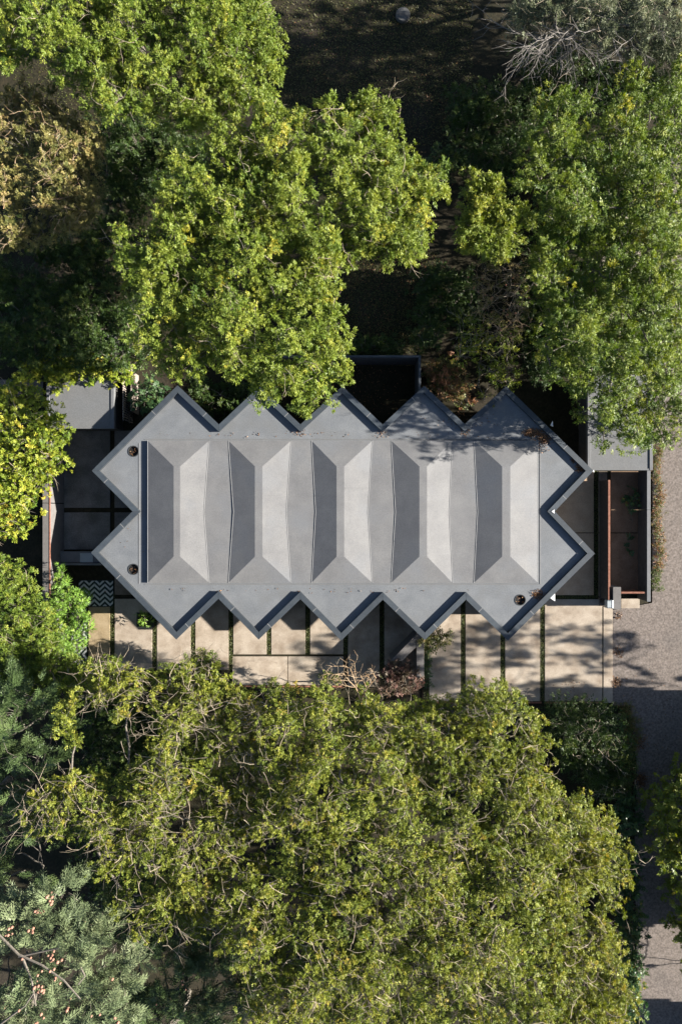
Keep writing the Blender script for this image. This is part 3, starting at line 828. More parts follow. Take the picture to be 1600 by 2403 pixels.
NTRI = 0
def tree(name, label, cat, base, lobes, leaf, tpl='ash', lai=3.6, clump=0.55, scale=1.0, trunk_r=0.28, twigs=0, twig_m=None, group=None, gap=-0.28, bark=None, tint=(0.5, 0.16), spread=1.0,
         up_bias=0.6, radial=1.0, vflat=0.68, limbs=True, core=0.75, stray=0.06, outward=0.0, shell=0.62, twig_len=(0.5, 1.4), twig_r=0.013):
    global NTRI
    tp = TPL[tpl]
    qa = np.linalg.norm(np.cross(tp[:, 1] - tp[:, 0], tp[:, 2] - tp[:, 0]), axis=-1).sum() * 0.5 * scale * scale
    b0 = Vector(P(base[0], base[1], 0)); b0.z = -0.13
    root = empty(name, tuple(b0), label, cat, group)
    zmean = float(np.mean([l[2] for l in lobes]))
    fork = Vector((b0.x, b0.y, max(0.5, zmean * 0.33)))
    T = MB()
    if limbs:
        T.tube(bez(b0, fork, 0, 4, 0.03), [trunk_r * q for q in (1.25, 1.05, 0.98, 0.92, 0.85)], 7)
    POS, AX, UP, SC, TI = [], [], [], [], []
    tips = []
    # limbs fork from one another on their way out to the lobes
    LB = []
    for (lx, ly, lz, lr) in lobes:
        R = M(lr, lz); c = np.array(P(lx, ly, lz)); c[2] -= R * vflat * 0.75
        LB.append((R, c))
    if limbs:
        nodes = [(fork, -1, 0.0)]
        order = sorted(range(len(LB)), key=lambda i: (Vector(LB[i][1]) - fork).length)
        for i in order:
            end = Vector(LB[i][1]) - Vector((0, 0, LB[i][0] * 0.6))
            best = min(range(len(nodes)), key=lambda j: (nodes[j][0] - end).length + 0.55 * nodes[j][2])
            nodes.append((end, best, nodes[best][2] + (nodes[best][0] - end).length))
        desc = [1] * len(nodes)
        for j in range(len(nodes) - 1, 0, -1):
            desc[nodes[j][1]] += desc[j]
        rad = [min(trunk_r * 0.8, 0.018 + 0.017 * math.sqrt(d)) if trunk_r > 0.08 else trunk_r * 0.4 for d in desc]
        for j in range(1, len(nodes)):
            pa = nodes[j][1]; d_ = (nodes[j][0] - nodes[pa][0]).length
            pts = bez(nodes[pa][0], nodes[j][0], random.uniform(-0.05, 0.12) * d_, 5, 0.05 * min(1.6, d_ / 2))
            r0 = min(rad[pa], rad[j] * 1.35)
            T.tube(pts, [r0 + (rad[j] * 0.9 - r0) * k / 5 for k in range(6)], 5)
    CL, CU, CI = [], [], []
    for li, (R, c) in enumerate(LB):
        nc = max(3, int(math.pi * R * R * 0.95 / (clump * clump)))
        u = RNG.normal(0, 1, (nc, 3)); u = unit(u); u[:, 2] = np.where(u[:, 2] < -0.35, -u[:, 2], u[:, 2])
        rr = R * (shell + (1.02 - shell) * RNG.uniform(0, 1, nc) ** 0.6) * np.where(RNG.uniform(0, 1, nc) < stray, RNG.uniform(1.05, 1.45, nc), 1.0)
        CL.append(c + u * rr[:, None] * np.array([1, 1, vflat])); CU.append(u); CI.append(np.full(nc, li))
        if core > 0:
            # larger, darker filler leaves added under the shell to block light inside the crown
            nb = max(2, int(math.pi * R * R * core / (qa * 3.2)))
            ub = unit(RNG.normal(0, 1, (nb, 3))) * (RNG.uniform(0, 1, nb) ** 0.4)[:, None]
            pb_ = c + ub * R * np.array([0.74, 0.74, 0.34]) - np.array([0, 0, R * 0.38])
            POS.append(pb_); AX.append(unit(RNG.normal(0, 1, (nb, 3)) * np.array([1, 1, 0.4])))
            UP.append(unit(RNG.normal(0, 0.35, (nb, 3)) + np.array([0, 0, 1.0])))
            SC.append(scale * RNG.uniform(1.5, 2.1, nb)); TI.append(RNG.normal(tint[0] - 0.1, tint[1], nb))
    CL, CU, CI = np.concatenate(CL), np.concatenate(CU), np.concatenate(CI)
    # clumps buried under others carry few leaves in a real crown either: thin them
    dx = np.abs(CL[:, None, 0] - CL[None, :, 0]); dy = np.abs(CL[:, None, 1] - CL[None, :, 1]); dz = CL[None, :, 2] - CL[:, None, 2]
    over = ((dx < clump * 0.75) & (dy < clump * 0.75) & (dz > clump * 0.8)).sum(1)
    for i in range(len(CL)):
        if over[i] >= 2 and random.random() < 0.85: continue
        cci = CL[i]; ui = CU[i]; R, c = LB[CI[i]]
        nz = noise.noise(Vector(cci) * 0.55 + Vector((3.1, 7.7, 1.3)))
        if nz < gap: continue
        cr = clump * random.uniform(0.65, 1.3)
        if limbs:
            e = Vector(cci); s0 = Vector(c) - Vector((0, 0, R * 0.5))
            mid = (s0 + e) / 2 + Vector((random.gauss(0, 0.08), random.gauss(0, 0.08), random.gauss(0, 0.05)))
            T.tube([s0, mid, e], [0.024, 0.016, 0.008], 3)
        tips.append((cci, ui))
        npl = max(3, int(lai * clump * clump * 0.57 * random.uniform(0.6, 1.4) / qa))
        # twig tips inside the clump, leaves radiate from each
        nt_ = max(2, npl // 7)
        tv = unit(RNG.normal(0, 1, (nt_, 3)) + ui * 0.7 * radial); tpnt = cci + tv * (cr * RNG.uniform(0.25, 0.85, nt_))[:, None]
        idx = RNG.integers(0, nt_, npl)
        ax = unit(RNG.normal(0, 0.75 * spread, (npl, 3)) + tv[idx] * 0.9 + ui * 0.25)
        if outward:
            od = np.array([cci[0] - b0.x, cci[1] - b0.y, 0.0]); od = od / (np.linalg.norm(od) + 1e-6)
            ax = unit(ax * 0.55 + od * outward + RNG.normal(0, 0.25, (npl, 3)) * np.array([1, 1, 0.5]))
        POS.append(tpnt[idx] + ax * 0.02); AX.append(ax)
        # blades turn towards the light
        UP.append(unit(RNG.normal(0, 0.55, (npl, 3)) + np.array([0.6, 0, up_bias]) + ui * 0.3))
        SC.append(scale * RNG.uniform(0.75, 1.2, npl))
        TI.append(np.full(npl, random.gauss(tint[0], tint[1])) + RNG.normal(0, 0.08, npl))
    if limbs:
        T.build('trunk', bark or M_BARK, root, smooth=True)
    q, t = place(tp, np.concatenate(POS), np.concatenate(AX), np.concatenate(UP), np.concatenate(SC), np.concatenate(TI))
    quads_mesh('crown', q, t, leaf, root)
    NTRI += len(q)
    if twigs:
        W = MB()
        for k in range(twigs):
            p, u_ = random.choice(tips)
            if u_[2] < 0.1: continue
            p = Vector(p) + Vector((random.gauss(0, 0.3), random.gauss(0, 0.3), random.uniform(-0.1, 0.35)))
            d = Vector((random.gauss(0, 1), random.gauss(0, 1), random.uniform(-0.1, 0.7))).normalized()
            L = random.uniform(*twig_len); seg = 5; pts = [p]
            for s in range(seg):
                d = (d + Vector((random.gauss(0, 0.32), random.gauss(0, 0.32), random.gauss(0, 0.2)))).normalized()
                pts.append(pts[-1] + d * L / seg)
                if s in (1, 2, 3) and random.random() < 0.55:
                    dd = (d + Vector((random.gauss(0, 0.8), random.gauss(0, 0.8), random.gauss(0, 0.3)))).normalized()
                    q1 = pts[-1] + dd * L * 0.25; q2 = q1 + (dd + Vector((random.gauss(0, 0.4), random.gauss(0, 0.4), 0.1))).normalized() * L * 0.2
                    W.tube([pts[-1], q1, q2], [twig_r * 0.7, twig_r * 0.5, twig_r * 0.2], 3)
            W.tube(pts, [twig_r * (1 - 0.75 * i / seg) * random.uniform(0.9, 1.4) for i in range(seg + 1)], 3)
        W.build('twigs', twig_m or M_TWIG, root)['kind'] = 'stuff'
        NTRI += len(W.f) * 2
    under(root)
    return root, tips

# --- the big trees behind the house
poly = [(-60, -90), (640, -90), (630, 40), (660, 110), (645, 215), (560, 255), (500, 300), (400, 300), (330, 255), (230, 265), (180, 205), (110, 155), (40, 130), (-60, 160)]
tree('ash_tree', 'large sunlit ash tree filling the top left corner of the picture', 'tree', (330, 120), lobes_in(poly, 7.6, 9.6, 54, holes=[(90, 100, 25)], tilt=1.6, zvar=0.07), L_ASH, lai=3.2, scale=0.54, twigs=120, group='ash trees round the house')
poly = [(655, 215), (720, 250), (860, 220), (935, 225), (930, 290), (960, 350), (1035, 375), (1045, 430), (1010, 500), (1015, 580), (930, 605), (860, 585), (800, 615), (775, 680), (820, 740), (815, 860), (800, 890), (745, 965), (690, 975), (655, 910),
        (620, 945), (580, 940), (560, 890), (500, 855), (440, 875), (390, 895), (330, 830), (295, 740), (320, 650), (245, 600), (255, 560), (340, 530), (380, 450), (370, 380), (460, 330), (560, 270)]
tree('ash_tree', 'large bright ash tree in the centre whose lowest branches hang over the house roof', 'tree', (640, 560), lobes_in(poly, 8.4, 10.2, 52, holes=[(690, 830, 8)], tilt=1.5, zvar=0.07), L_ASH, lai=3.4, scale=0.54, twigs=200, group='ash trees round the house', tint=(0.56, 0.16))
poly = [(1330, 180), (1420, 230), (1500, 150), (1560, 140), (1690, 110), (1690, 1000), (1570, 1058), (1500, 1055), (1405, 1000), (1370, 930), (1290, 890), (1265, 800), (1300, 740), (1255, 640), (1290, 560), (1245, 500), (1290, 420), (1225, 330), (1250, 250)]
tree('ash_tree', 'tall ash tree along the right edge reaching over the roof of the store', 'tree', (1470, 620), lobes_in(poly, 5.2, 7.0, 46, spacing=1.0, tilt=1.2, skirt=0.5, zvar=0.14), L_ASH, lai=3.0, scale=0.54, core=0.7, twigs=50, group='ash trees round the house', gap=-0.14, tint=(0.44, 0.19))
poly = [(1060, 525), (1095, 395), (1170, 415), (1195, 470), (1262, 500), (1225, 575), (1150, 605), (1080, 560)]
tree('young_ash_tree', 'small lime green young ash between the two big ash trees', 'tree', (1150, 510), lobes_in(poly, 6.8, 7.8, 40), L_ASH, scale=0.54, trunk_r=0.12, group='ash trees round the house', tint=(0.66, 0.13))
poly = [(-70, 230), (60, 190), (150, 205), (235, 300), (220, 400), (240, 440), (205, 525), (110, 565), (-70, 590)]
tree('hawthorn_tree', 'brown tinged hawthorn tree at the left edge', 'tree', (70, 390), lobes_in(poly, 7.0, 9.3, 48), L_BROWN, tpl='small', lai=2.6, clump=0.5, twigs=160, twig_m=M_TWIGO, trunk_r=0.2, tint=(0.55, 0.2))
# --- shaded shrubs to the left
poly = [(170, 240), (330, 250), (470, 310), (460, 380), (380, 400), (330, 500), (260, 590), (290, 680), (180, 660), (60, 580), (200, 520), (240, 430), (230, 300)]
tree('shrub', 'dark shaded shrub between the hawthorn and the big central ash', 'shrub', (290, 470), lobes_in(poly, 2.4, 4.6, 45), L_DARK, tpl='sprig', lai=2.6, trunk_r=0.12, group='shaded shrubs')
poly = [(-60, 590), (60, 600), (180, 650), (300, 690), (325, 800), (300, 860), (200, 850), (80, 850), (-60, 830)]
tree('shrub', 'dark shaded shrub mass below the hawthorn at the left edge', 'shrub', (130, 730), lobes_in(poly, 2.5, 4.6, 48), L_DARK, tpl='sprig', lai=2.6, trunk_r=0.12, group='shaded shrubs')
poly = [(60, 825), (180, 815), (300, 835), (315, 875), (280, 893), (225, 885), (180, 895), (130, 910), (95, 890), (40, 890)]
tree('climber', 'lime green climbing plant spilling over the rear edge of the shed roof', 'climber', (180, 850), lobes_in(poly, 2.3, 2.9, 24), L_LIME, tpl='broad', lai=2.2, clump=0.35, trunk_r=0.05, tint=(0.55, 0.2))
poly = [(325, 885), (370, 890), (405, 910), (350, 965), (322, 975)]
tree('shrub', 'dark green ivy shrub beside the first roof tip and the fence', 'shrub', (340, 930), lobes_in(poly, 1.3, 2.0, 24), L_IVY, tpl='broad', lai=2.4, clump=0.35, trunk_r=0.05, group='shaded shrubs')
# --- top right
poly = [(1180, -110), (1690, -110), (1690, 120), (1560, 135), (1450, 115), (1350, 75), (1250, 45), (1200, 40)]
wroot, _t = tree('willow_tree', 'grey-green willow at the top right with bare grey branches', 'tree', (1330, 20), lobes_in(poly, 5.0, 7.2, 48, spacing=1.05, skirt=0.3, skirt_y=-70), L_SILV, tpl='willow', lai=2.0, clump=0.5, twigs=200, trunk_r=0.2)
poly = [(1180, -290), (1500, -300), (2250, -280), (2240, 60), (1760, 90), (1690, -60), (1180, -120)]
tree('lawn_shade_tree', 'tall unseen tree added beyond the top right corner to shade the lawn', 'tree', (1950, -60), lobes_in(poly, 5.0, 7.4, 50, spacing=1.05, skirt=0.3), L_LIME, tpl='broad', lai=2.2, clump=0.6, scale=1.5, trunk_r=0.2, gap=0.02, core=0.0)  # unseen tree, added off-frame for the shade it throws on the lawn
B = MB()
o0 = Vector(P(1330, 75, 5.6))
for k in range(48):
    a = random.uniform(math.radians(175), math.radians(320)); L = random.uniform(1.6, 4.4) * (1.15 if a < math.radians(230) else 0.7)
    d = Vector((math.cos(a), math.sin(a), random.uniform(-0.05, 0.2)))
    p = o0 + Vector((random.uniform(-1.6, 4.4), random.uniform(-0.5, 0.8), random.uniform(-0.6, 0.4))); pts = [p]
    for s in range(7):
        d = (d + Vector((random.gauss(0, 0.2), random.gauss(0, 0.2), random.gauss(0, 0.12)))).normalized(); pts.append(pts[-1] + d * L / 7)
        if s > 0:
            for rep_ in range(1 + (s > 2)):
                dd = (d + Vector((random.gauss(0, 0.7), random.gauss(0, 0.7), random.gauss(0, 0.2)))).normalized()
                q1 = pts[-1] + dd * random.uniform(0.3, 0.7); q2 = q1 + (dd + Vector((random.gauss(0, 0.4), random.gauss(0, 0.4), 0))).normalized() * random.uniform(0.2, 0.6)
                B.tube([pts[-1], q1, q2], [0.013, 0.009, 0.004], 3)
    B.tube(pts, [0.030 * (1 - 0.8 * i / 7) for i in range(8)], 4)
bo = B.build('bare_branches', surf('silver bark', (0.10, 0.09, 0.08), (0.22, 0.20, 0.18), scale=6, rough=0.8), wroot)
bo.location = -Vector(wroot.location)
NTRI += len(B.f) * 2
# --- shrubs between the trees and the house
poly = [(1000, 330), (1230, 320), (1240, 420), (1190, 440), (1160, 400), (1090, 390), (1040, 440), (1000, 400)]
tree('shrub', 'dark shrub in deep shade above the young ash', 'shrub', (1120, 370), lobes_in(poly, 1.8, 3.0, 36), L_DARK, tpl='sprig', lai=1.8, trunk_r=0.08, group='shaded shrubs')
for pl, lab, bs in (([(260, 560), (350, 560), (360, 700), (345, 860), (290, 870), (280, 690)], 'dark understory shrub under the left side of the central ash', (320, 720)),
                    ([(150, 1950), (330, 2000), (420, 2230), (330, 2280), (200, 2130)], 'dark undergrowth below the twiggy olive-green tree', (280, 2120)),
                    ([(180, 1640), (350, 1640), (420, 1800), (330, 1900), (180, 1850)], 'dark undergrowth seen through the gap in the twiggy olive-green tree', (280, 1760)),
                    ([(330, 330), (480, 330), (480, 420), (380, 440)], 'dark understory shrub between the top left ash and the central ash', (420, 380)),
                    ([(1050, 190), (1260, 190), (1290, 260), (1240, 340), (1060, 330)], 'dark understory shrub below the bare willow branches', (1160, 260)),
                    ([(1200, 90), (1420, 110), (1600, 140), (1600, 230), (1420, 250), (1230, 200)], 'dark undergrowth between the willow and the right-hand ash', (1400, 170)),
                    ([(1235, 560), (1320, 560), (1330, 720), (1320, 900), (1245, 900), (1225, 720)], 'dark understory shrub under the right-hand ash beside the thorn bush', (1280, 740)),
                    ([(980, 640), (1040, 600), (1060, 700), (1040, 830), (970, 820)], 'dark low shrub at the edge of the brown lawn patch', (1020, 730)),
                    ([(1270, 330), (1600, 300), (1600, 560), (1300, 560)], 'dark understory shrub beneath the middle of the right-hand ash', (1430, 430)),
                    ([(1300, 620), (1600, 600), (1600, 860), (1330, 860)], 'dark understory shrub beneath the lower half of the right-hand ash', (1430, 740)),
                    ([(330, 880), (480, 880), (600, 900), (700, 930), (640, 960), (500, 985), (420, 890)], 'dark low ground cover shrub between the central ash and the first roof tips', (520, 930))):
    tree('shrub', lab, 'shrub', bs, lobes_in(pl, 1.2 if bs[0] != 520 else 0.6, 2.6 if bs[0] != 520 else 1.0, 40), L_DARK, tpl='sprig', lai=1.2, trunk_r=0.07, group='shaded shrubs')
poly = [(1020, 620), (1120, 640), (1130, 740), (1090, 790), (1040, 720), (1010, 680)]
tree('shrub', 'sparse dark shrub left of the fruiting thorn bush', 'shrub', (1080, 690), lobes_in(poly, 1.5, 2.4, 34), L_DARK, tpl='sprig', lai=1.6, trunk_r=0.06, group='shaded shrubs')
poly = [(1120, 600), (1200, 590), (1250, 640), (1245, 740), (1190, 800), (1130, 770), (1110, 680)]
fr, ftips = tree('thorn_bush', 'reddish thorn bush with bare twigs and small red fruit behind the house', 'bush', (1185, 690), lobes_in(poly, 3.4, 4.2, 34), L_BROWN, tpl='sparse', lai=0.5, clump=0.5, twigs=130, core=0.0, twig_m=M_TWIGO, trunk_r=0.07, tint=(0.75, 0.2))
ib = MB()
for k in range(8):
    pass
def ico(r_):
    t = (1 + 5 ** 0.5) / 2
    vv = [Vector(p).normalized() * r_ for p in ((-1, t, 0), (1, t, 0), (-1, -t, 0), (1, -t, 0), (0, -1, t), (0, 1, t), (0, -1, -t), (0, 1, -t), (t, 0, -1), (t, 0, 1), (-t, 0, -1), (-t, 0, 1))]
    ff = [(0, 11, 5), (0, 5, 1), (0, 1, 7), (0, 7, 10), (0, 10, 11), (1, 5, 9), (5, 11, 4), (11, 10, 2), (10, 7, 6), (7, 1, 8), (3, 9, 4), (3, 4, 2), (3, 2, 6), (3, 6, 8), (3, 8, 9), (4, 9, 5), (2, 4, 11), (6, 2, 10), (8, 6, 7), (9, 8, 1)]
    return vv, ff
def berries(root, spots, r_, m, name):
    me = bpy.data.meshes.new(name); vv, ff = ico(r_); me.from_pydata([tuple(v) for v in vv], [], ff); me.materials.append(m)
    me.polygons.foreach_set('use_smooth', [True] * len(ff))
    for p in spots:
        o = bpy.data.objects.new(name, me); COL.objects.link(o); o.parent = root
        o.location = Vector(p) - Vector(root.location); o.scale = (1, 1, random.uniform(0.9, 1.2)) 
        o.scale *= random.uniform(0.75, 1.15)
berries(fr, [Vector(random.choice(ftips)[0]) + Vector((random.gauss(0, 0.2), random.gauss(0, 0.2), random.uniform(0.1, 0.4))) for _ in range(26)], 0.055, M_FRUIT, 'fruit')
poly = [(1060, 760), (1140, 740), (1240, 800), (1235, 900), (1170, 905), (1150, 950), (1110, 930), (1110, 860), (1060, 840)]
tree('shrub', 'loose shrub with hanging leafy branches over the fourth roof tip', 'shrub', (1170, 830), lobes_in(poly, 2.4, 3.6, 34), L_LIME, tpl='sparse', lai=0.9, core=0.0, trunk_r=0.07, group='shaded shrubs', twigs=50, tint=(0.45, 0.2))
poly = [(995, 850), (1070, 850), (1110, 900), (1095, 970), (1040, 940), (1000, 890)]
tree('shrub', 'browning shrub between the court wall and the fourth roof tip', 'shrub', (1045, 900), lobes_in(poly, 0.9, 1.6, 28), L_WEED, tpl='sprig', lai=1.8, trunk_r=0.05, group='shaded shrubs', tint=(0.65, 0.2))
poly = [(760, 800), (900, 790), (960, 810), (940, 835), (780, 832)]
tree('shrub', 'low dark shrub outside the rear court wall', 'shrub', (850, 815), lobes_in(poly, 0.8, 1.5, 22), L_DARK, tpl='sprig', lai=1.6, clump=0.35, trunk_r=0.05, group='shaded shrubs')
# --- left side
poly = [(-60, 905), (60, 890), (100, 910), (120, 945), (150, 975), (155, 1080), (120, 1120), (70, 1180), (40, 1270), (-60, 1280)]
tree('maple_tree', 'yellow-green leafy tree at the left edge beside the shed', 'tree', (30, 1060), lobes_in(poly, 2.9, 5.0, 44), L_LIME, tpl='broad', lai=2.8, clump=0.40, scale=0.75, trunk_r=0.15, gap=-0.2, tint=(0.55, 0.2), twigs=30)
poly = [(112, 1380), (140, 1325), (160, 1370), (205, 1390), (200, 1430), (215, 1475), (190, 1520), (140, 1570), (100, 1500), (100, 1420)]
tree('bamboo_clump', 'bright green feathery bamboo clump beside the chevron tiles', 'bamboo', (145, 1440), lobes_in(poly, 1.9, 3.0, 17, spacing=1.0, zvar=0.15), L_BAMB, tpl='bamboo', lai=2.6, clump=0.30, scale=0.9, gap=-0.15, trunk_r=0.05, spread=1.0)
poly = [(-60, 1300), (40, 1325), (70, 1390), (115, 1440), (140, 1540), (210, 1560), (215, 1620), (120, 1640), (40, 1640), (-60, 1640)]
tree('privet_bush', 'mid green small-leaved bush at the left edge below the courtyard wall', 'bush', (40, 1480), lobes_in(poly, 3.6, 5.4, 38, zvar=0.1), L_ASH, tpl='sprig', lai=2.4, clump=0.42, scale=0.8, trunk_r=0.12, tint=(0.42, 0.16), twigs=40)
# --- conifers
poly = [(-70, 1610), (60, 1600), (130, 1640), (135, 1740), (90, 1860), (100, 2000), (120, 2090), (-70, 2090)]
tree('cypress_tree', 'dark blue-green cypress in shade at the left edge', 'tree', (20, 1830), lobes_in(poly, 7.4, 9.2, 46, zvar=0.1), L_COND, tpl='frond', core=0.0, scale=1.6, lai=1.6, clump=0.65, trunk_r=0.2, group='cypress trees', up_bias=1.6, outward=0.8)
poly = [(-70, 2130), (60, 2095), (150, 2100), (265, 2150), (310, 2250), (305, 2370), (320, 2470), (-70, 2470)]
cyp, ctips = tree('cypress_tree', 'pale grey-green cypress with pink cones in the bottom left corner', 'tree', (90, 2330), lobes_in(poly, 8.6, 10.0, 48, zvar=0.05, spacing=0.95), L_CON, tpl='frond', core=0.0, lai=1.25, scale=1.7, clump=0.62, trunk_r=0.25, group='cypress trees', up_bias=2.2, outward=0.9, gap=-0.5, tint=(0.6, 0.15))
B = MB()
for path_ in ([(-20, 2175), (45, 2240), (100, 2265), (150, 2300), (190, 2345)], [(55, 2250), (75, 2300), (85, 2360)], [(45, 2245), (90, 2235), (140, 2225)], [(-20, 2420), (60, 2360), (80, 2330)], [(190, 2270), (200, 2290), (185, 2310)]):
    pts = [P(x, y, 10.35 + 0.08 * i) for i, (x, y) in enumerate(path_)]
    B.tube(pts, [0.055 - 0.03 * i / len(pts) for i in range(len(pts))], 5)
bo = B.build('bare_branches', M_BARK, cyp); bo.location = -Vector(cyp.location)
sp = []
top = [t for t in ctips if t[1][2] > 0.35]
for k in range(48):
    p = Vector(random.choice(top)[0])
    for q in range(random.choice((1, 2, 3, 4))):
        sp.append(p + Vector((random.gauss(0, 0.13), random.gauss(0, 0.13), random.uniform(0.3, 0.6))))
berries(cyp, sp, 0.078, M_CONE, 'cone')
poly = [(250, 2080), (330, 2130), (450, 2160), (560, 2260), (620, 2330), (600, 2470), (270, 2470), (290, 2300), (240, 2160)]
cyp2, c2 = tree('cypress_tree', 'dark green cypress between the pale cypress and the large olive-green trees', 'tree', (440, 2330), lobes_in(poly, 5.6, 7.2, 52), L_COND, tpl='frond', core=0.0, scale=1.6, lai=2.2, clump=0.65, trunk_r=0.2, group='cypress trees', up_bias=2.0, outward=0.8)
top = [t for t in c2 if t[1][2] > 0.35]
berries(cyp2, [Vector(random.choice(top)[0]) + Vector((random.gauss(0, 0.1), random.gauss(0, 0.1), random.uniform(0.2, 0.4))) for _ in range(24)], 0.06, M_CONE, 'cone')
# --- the large trees in front of the house
poly = [(160, 1625), (230, 1555), (330, 1585), (420, 1545), (545, 1600), (640, 1690), (620, 1850), (580, 2000), (530, 2150), (440, 2235), (330, 2215), (230, 2085), (150, 2010), (35, 1935), (95, 1850), (170, 1800), (85, 1700)]
tree('oak_tree', 'olive green twiggy tree in front of the left half of the house, with dark gaps', 'tree', (400, 1900), lobes_in(poly, 7.6, 9.0, 52, spacing=0.95, tilt=1.8, holes=[(268, 1748, 84), (335, 1690, 42), (330, 1830, 18), (425, 1975, 28), (200, 2010, 20), (510, 1760, 14), (380, 1900, 12)]), L_OLIVE, tpl='small', lai=2.7, clump=0.40, scale=0.75, twigs=520, twig_r=0.016, group='large trees in front of the house', gap=-0.14, stray=0.14, tint=(0.55, 0.18), twig_len=(0.6, 1.9))
poly = [(570, 1650), (650, 1630), (740, 1615), (830, 1645), (900, 1655), (980, 1645), (1080, 1610), (1180, 1590), (1245, 1640), (1290, 1720), (1305, 1830), (1385, 1880), (1385, 1960), (1310, 2020), (1330, 2150), (1340, 2300), (1330, 2480), (560, 2480), (560, 2300), (490, 2200), (560, 2050), (610, 1850)]
tree('oak_tree', 'huge olive green tree with pale twigs filling the bottom centre', 'tree', (900, 2020), lobes_in(poly, 6.6, 8.2, 48, tilt=2.2, zvar=0.09, holes=[(905, 2100, 16), (760, 1900, 12), (1100, 1760, 14), (690, 2140, 20), (940, 2210, 14), (1060, 1995, 18), (830, 1790, 12), (1150, 2180, 16), (600, 2010, 18)]), L_OLIVE, tpl='small', lai=2.3, clump=0.42, scale=0.76, twigs=1350, twig_r=0.0145, trunk_r=0.4, group='large trees in front of the house', gap=-0.16, stray=0.12, tint=(0.55, 0.18))
poly = [(1290, 1990), (1390, 1890), (1475, 1940), (1480, 2060), (1440, 2200), (1495, 2330), (1510, 2480), (1250, 2480), (1300, 2300), (1245, 2150)]
tree('oak_tree', 'yellowish tree at the bottom right next to the shaded road', 'tree', (1380, 2200), lobes_in(poly, 5.2, 6.6, 52, tilt=0.6), L_OLIVE, tpl='small', lai=2.6, clump=0.42, scale=0.76, twigs=240, twig_r=0.014, group='large trees in front of the house', tint=(0.62, 0.16))
poly = [(1440, 1880), (1495, 1840), (1508, 1950), (1505, 2100), (1510, 2300), (1508, 2480), (1450, 2480), (1460, 2200), (1440, 2050)]
tree('ivy_hedge', 'dark ivy hedge with a few yellow leaves lining the left side of the road', 'hedge', (1475, 2200), lobes_in(poly, 1.2, 3.0, 24, zvar=0.2), L_IVY, tpl='broad', scale=0.85, lai=2.6, clump=0.38, trunk_r=0.06, tint=(0.5, 0.22))
poly = [(1290, 1650), (1400, 1650), (1475, 1680), (1490, 1760), (1480, 1850), (1440, 1900), (1380, 1850), (1320, 1800), (1290, 1730)]
tree('shrub', 'twiggy dark shrub in shade where the patio ends beside the road', 'shrub', (1390, 1760), lobes_in(poly, 1.4, 2.8, 34, zvar=0.2), L_DARK, tpl='sparse', lai=1.7, clump=0.45, trunk_r=0.07, twigs=70, group='shaded shrubs')
poly = [(1560, 1860), (1740, 1780), (1780, 2350), (1650, 2340), (1600, 2230), (1610, 2110), (1555, 2050), (1550, 1960)]
tree('lime_tree', 'olive coloured tree leaning in from the right edge over the dark road', 'tree', (1680, 2020), lobes_in(poly, 4.0, 5.6, 40, skirt=0.6), L_OLIVE, tpl='broad', lai=2.0, clump=0.40, scale=0.8, trunk_r=0.16)
poly = [(1640, 2150), (1790, 2140), (1800, 2370), (1660, 2360)]
tree('dapple_bush', 'unseen bush added beyond the right edge to dapple the lower road', 'bush', (1730, 2260), lobes_in(poly, 2.2, 4.2, 34, spacing=1.05, zvar=0.2), L_OLIVE, tpl='broad', lai=1.8, clump=0.4, trunk_r=0.06, gap=-0.05, core=0.0)  # unseen bush, put in to break up the hard shadow edges on the road
poly = [(1900, 1560), (2030, 1512), (2180, 1508), (2420, 1570), (2400, 1810), (1940, 1810)]
tree('birch_tree', 'loose birch tree beyond the road that dapples the patio', 'tree', (2200, 1690), lobes_in(poly, 5.0, 9.6, 40, spacing=0.95, zvar=0.12, dome=120), L_LIME, tpl='broad', lai=3.6, clump=0.42, trunk_r=0.05, gap=-0.12, core=0.0)
# --- small plants by the patio
poly = [(895, 1580), (925, 1555), (965, 1562), (990, 1600), (985, 1640), (920, 1640), (885, 1610)]
tree('heather_bush', 'reddish brown bush at the foot of the A-shaped wall', 'bush', (945, 1595), lobes_in(poly, 1.3, 2.0, 26), L_RED, tpl='small', lai=3.0, clump=0.3, trunk_r=0.04, tint=(0.6, 0.2))
poly = [(990, 1500), (1010, 1470), (1045, 1475), (1055, 1500), (1035, 1525), (1005, 1535)]
tree('potted_shrub', 'small bronze-green shrub just right of the roof tip above the A-shaped wall', 'shrub', (1018, 1500), lobes_in(poly, 1.6, 2.2, 20), L_BROWN, tpl='sprig', lai=2.0, clump=0.28, trunk_r=0.035, tint=(0.3, 0.2))
poly = [(996, 1530), (1008, 1530), (1010, 1630), (996, 1630)]
tree('border_plant', 'narrow green border plant along the right face of the A-shaped wall', 'plant', (1001, 1570), [(1001, y, 0.5, 9) for y in range(1530, 1625, 14)], L_IVY, tpl='sprig', lai=2.2, clump=0.2, scale=0.7, trunk_r=0.02)
tree('fern_plant', 'small bright fern in the square planting bed', 'plant', (340, 1452), [(338, 1450, 0.7, 9), (346, 1458, 0.6, 8)], L_BAMB, tpl='bamboo', lai=2.0, clump=0.22, trunk_r=0.015)
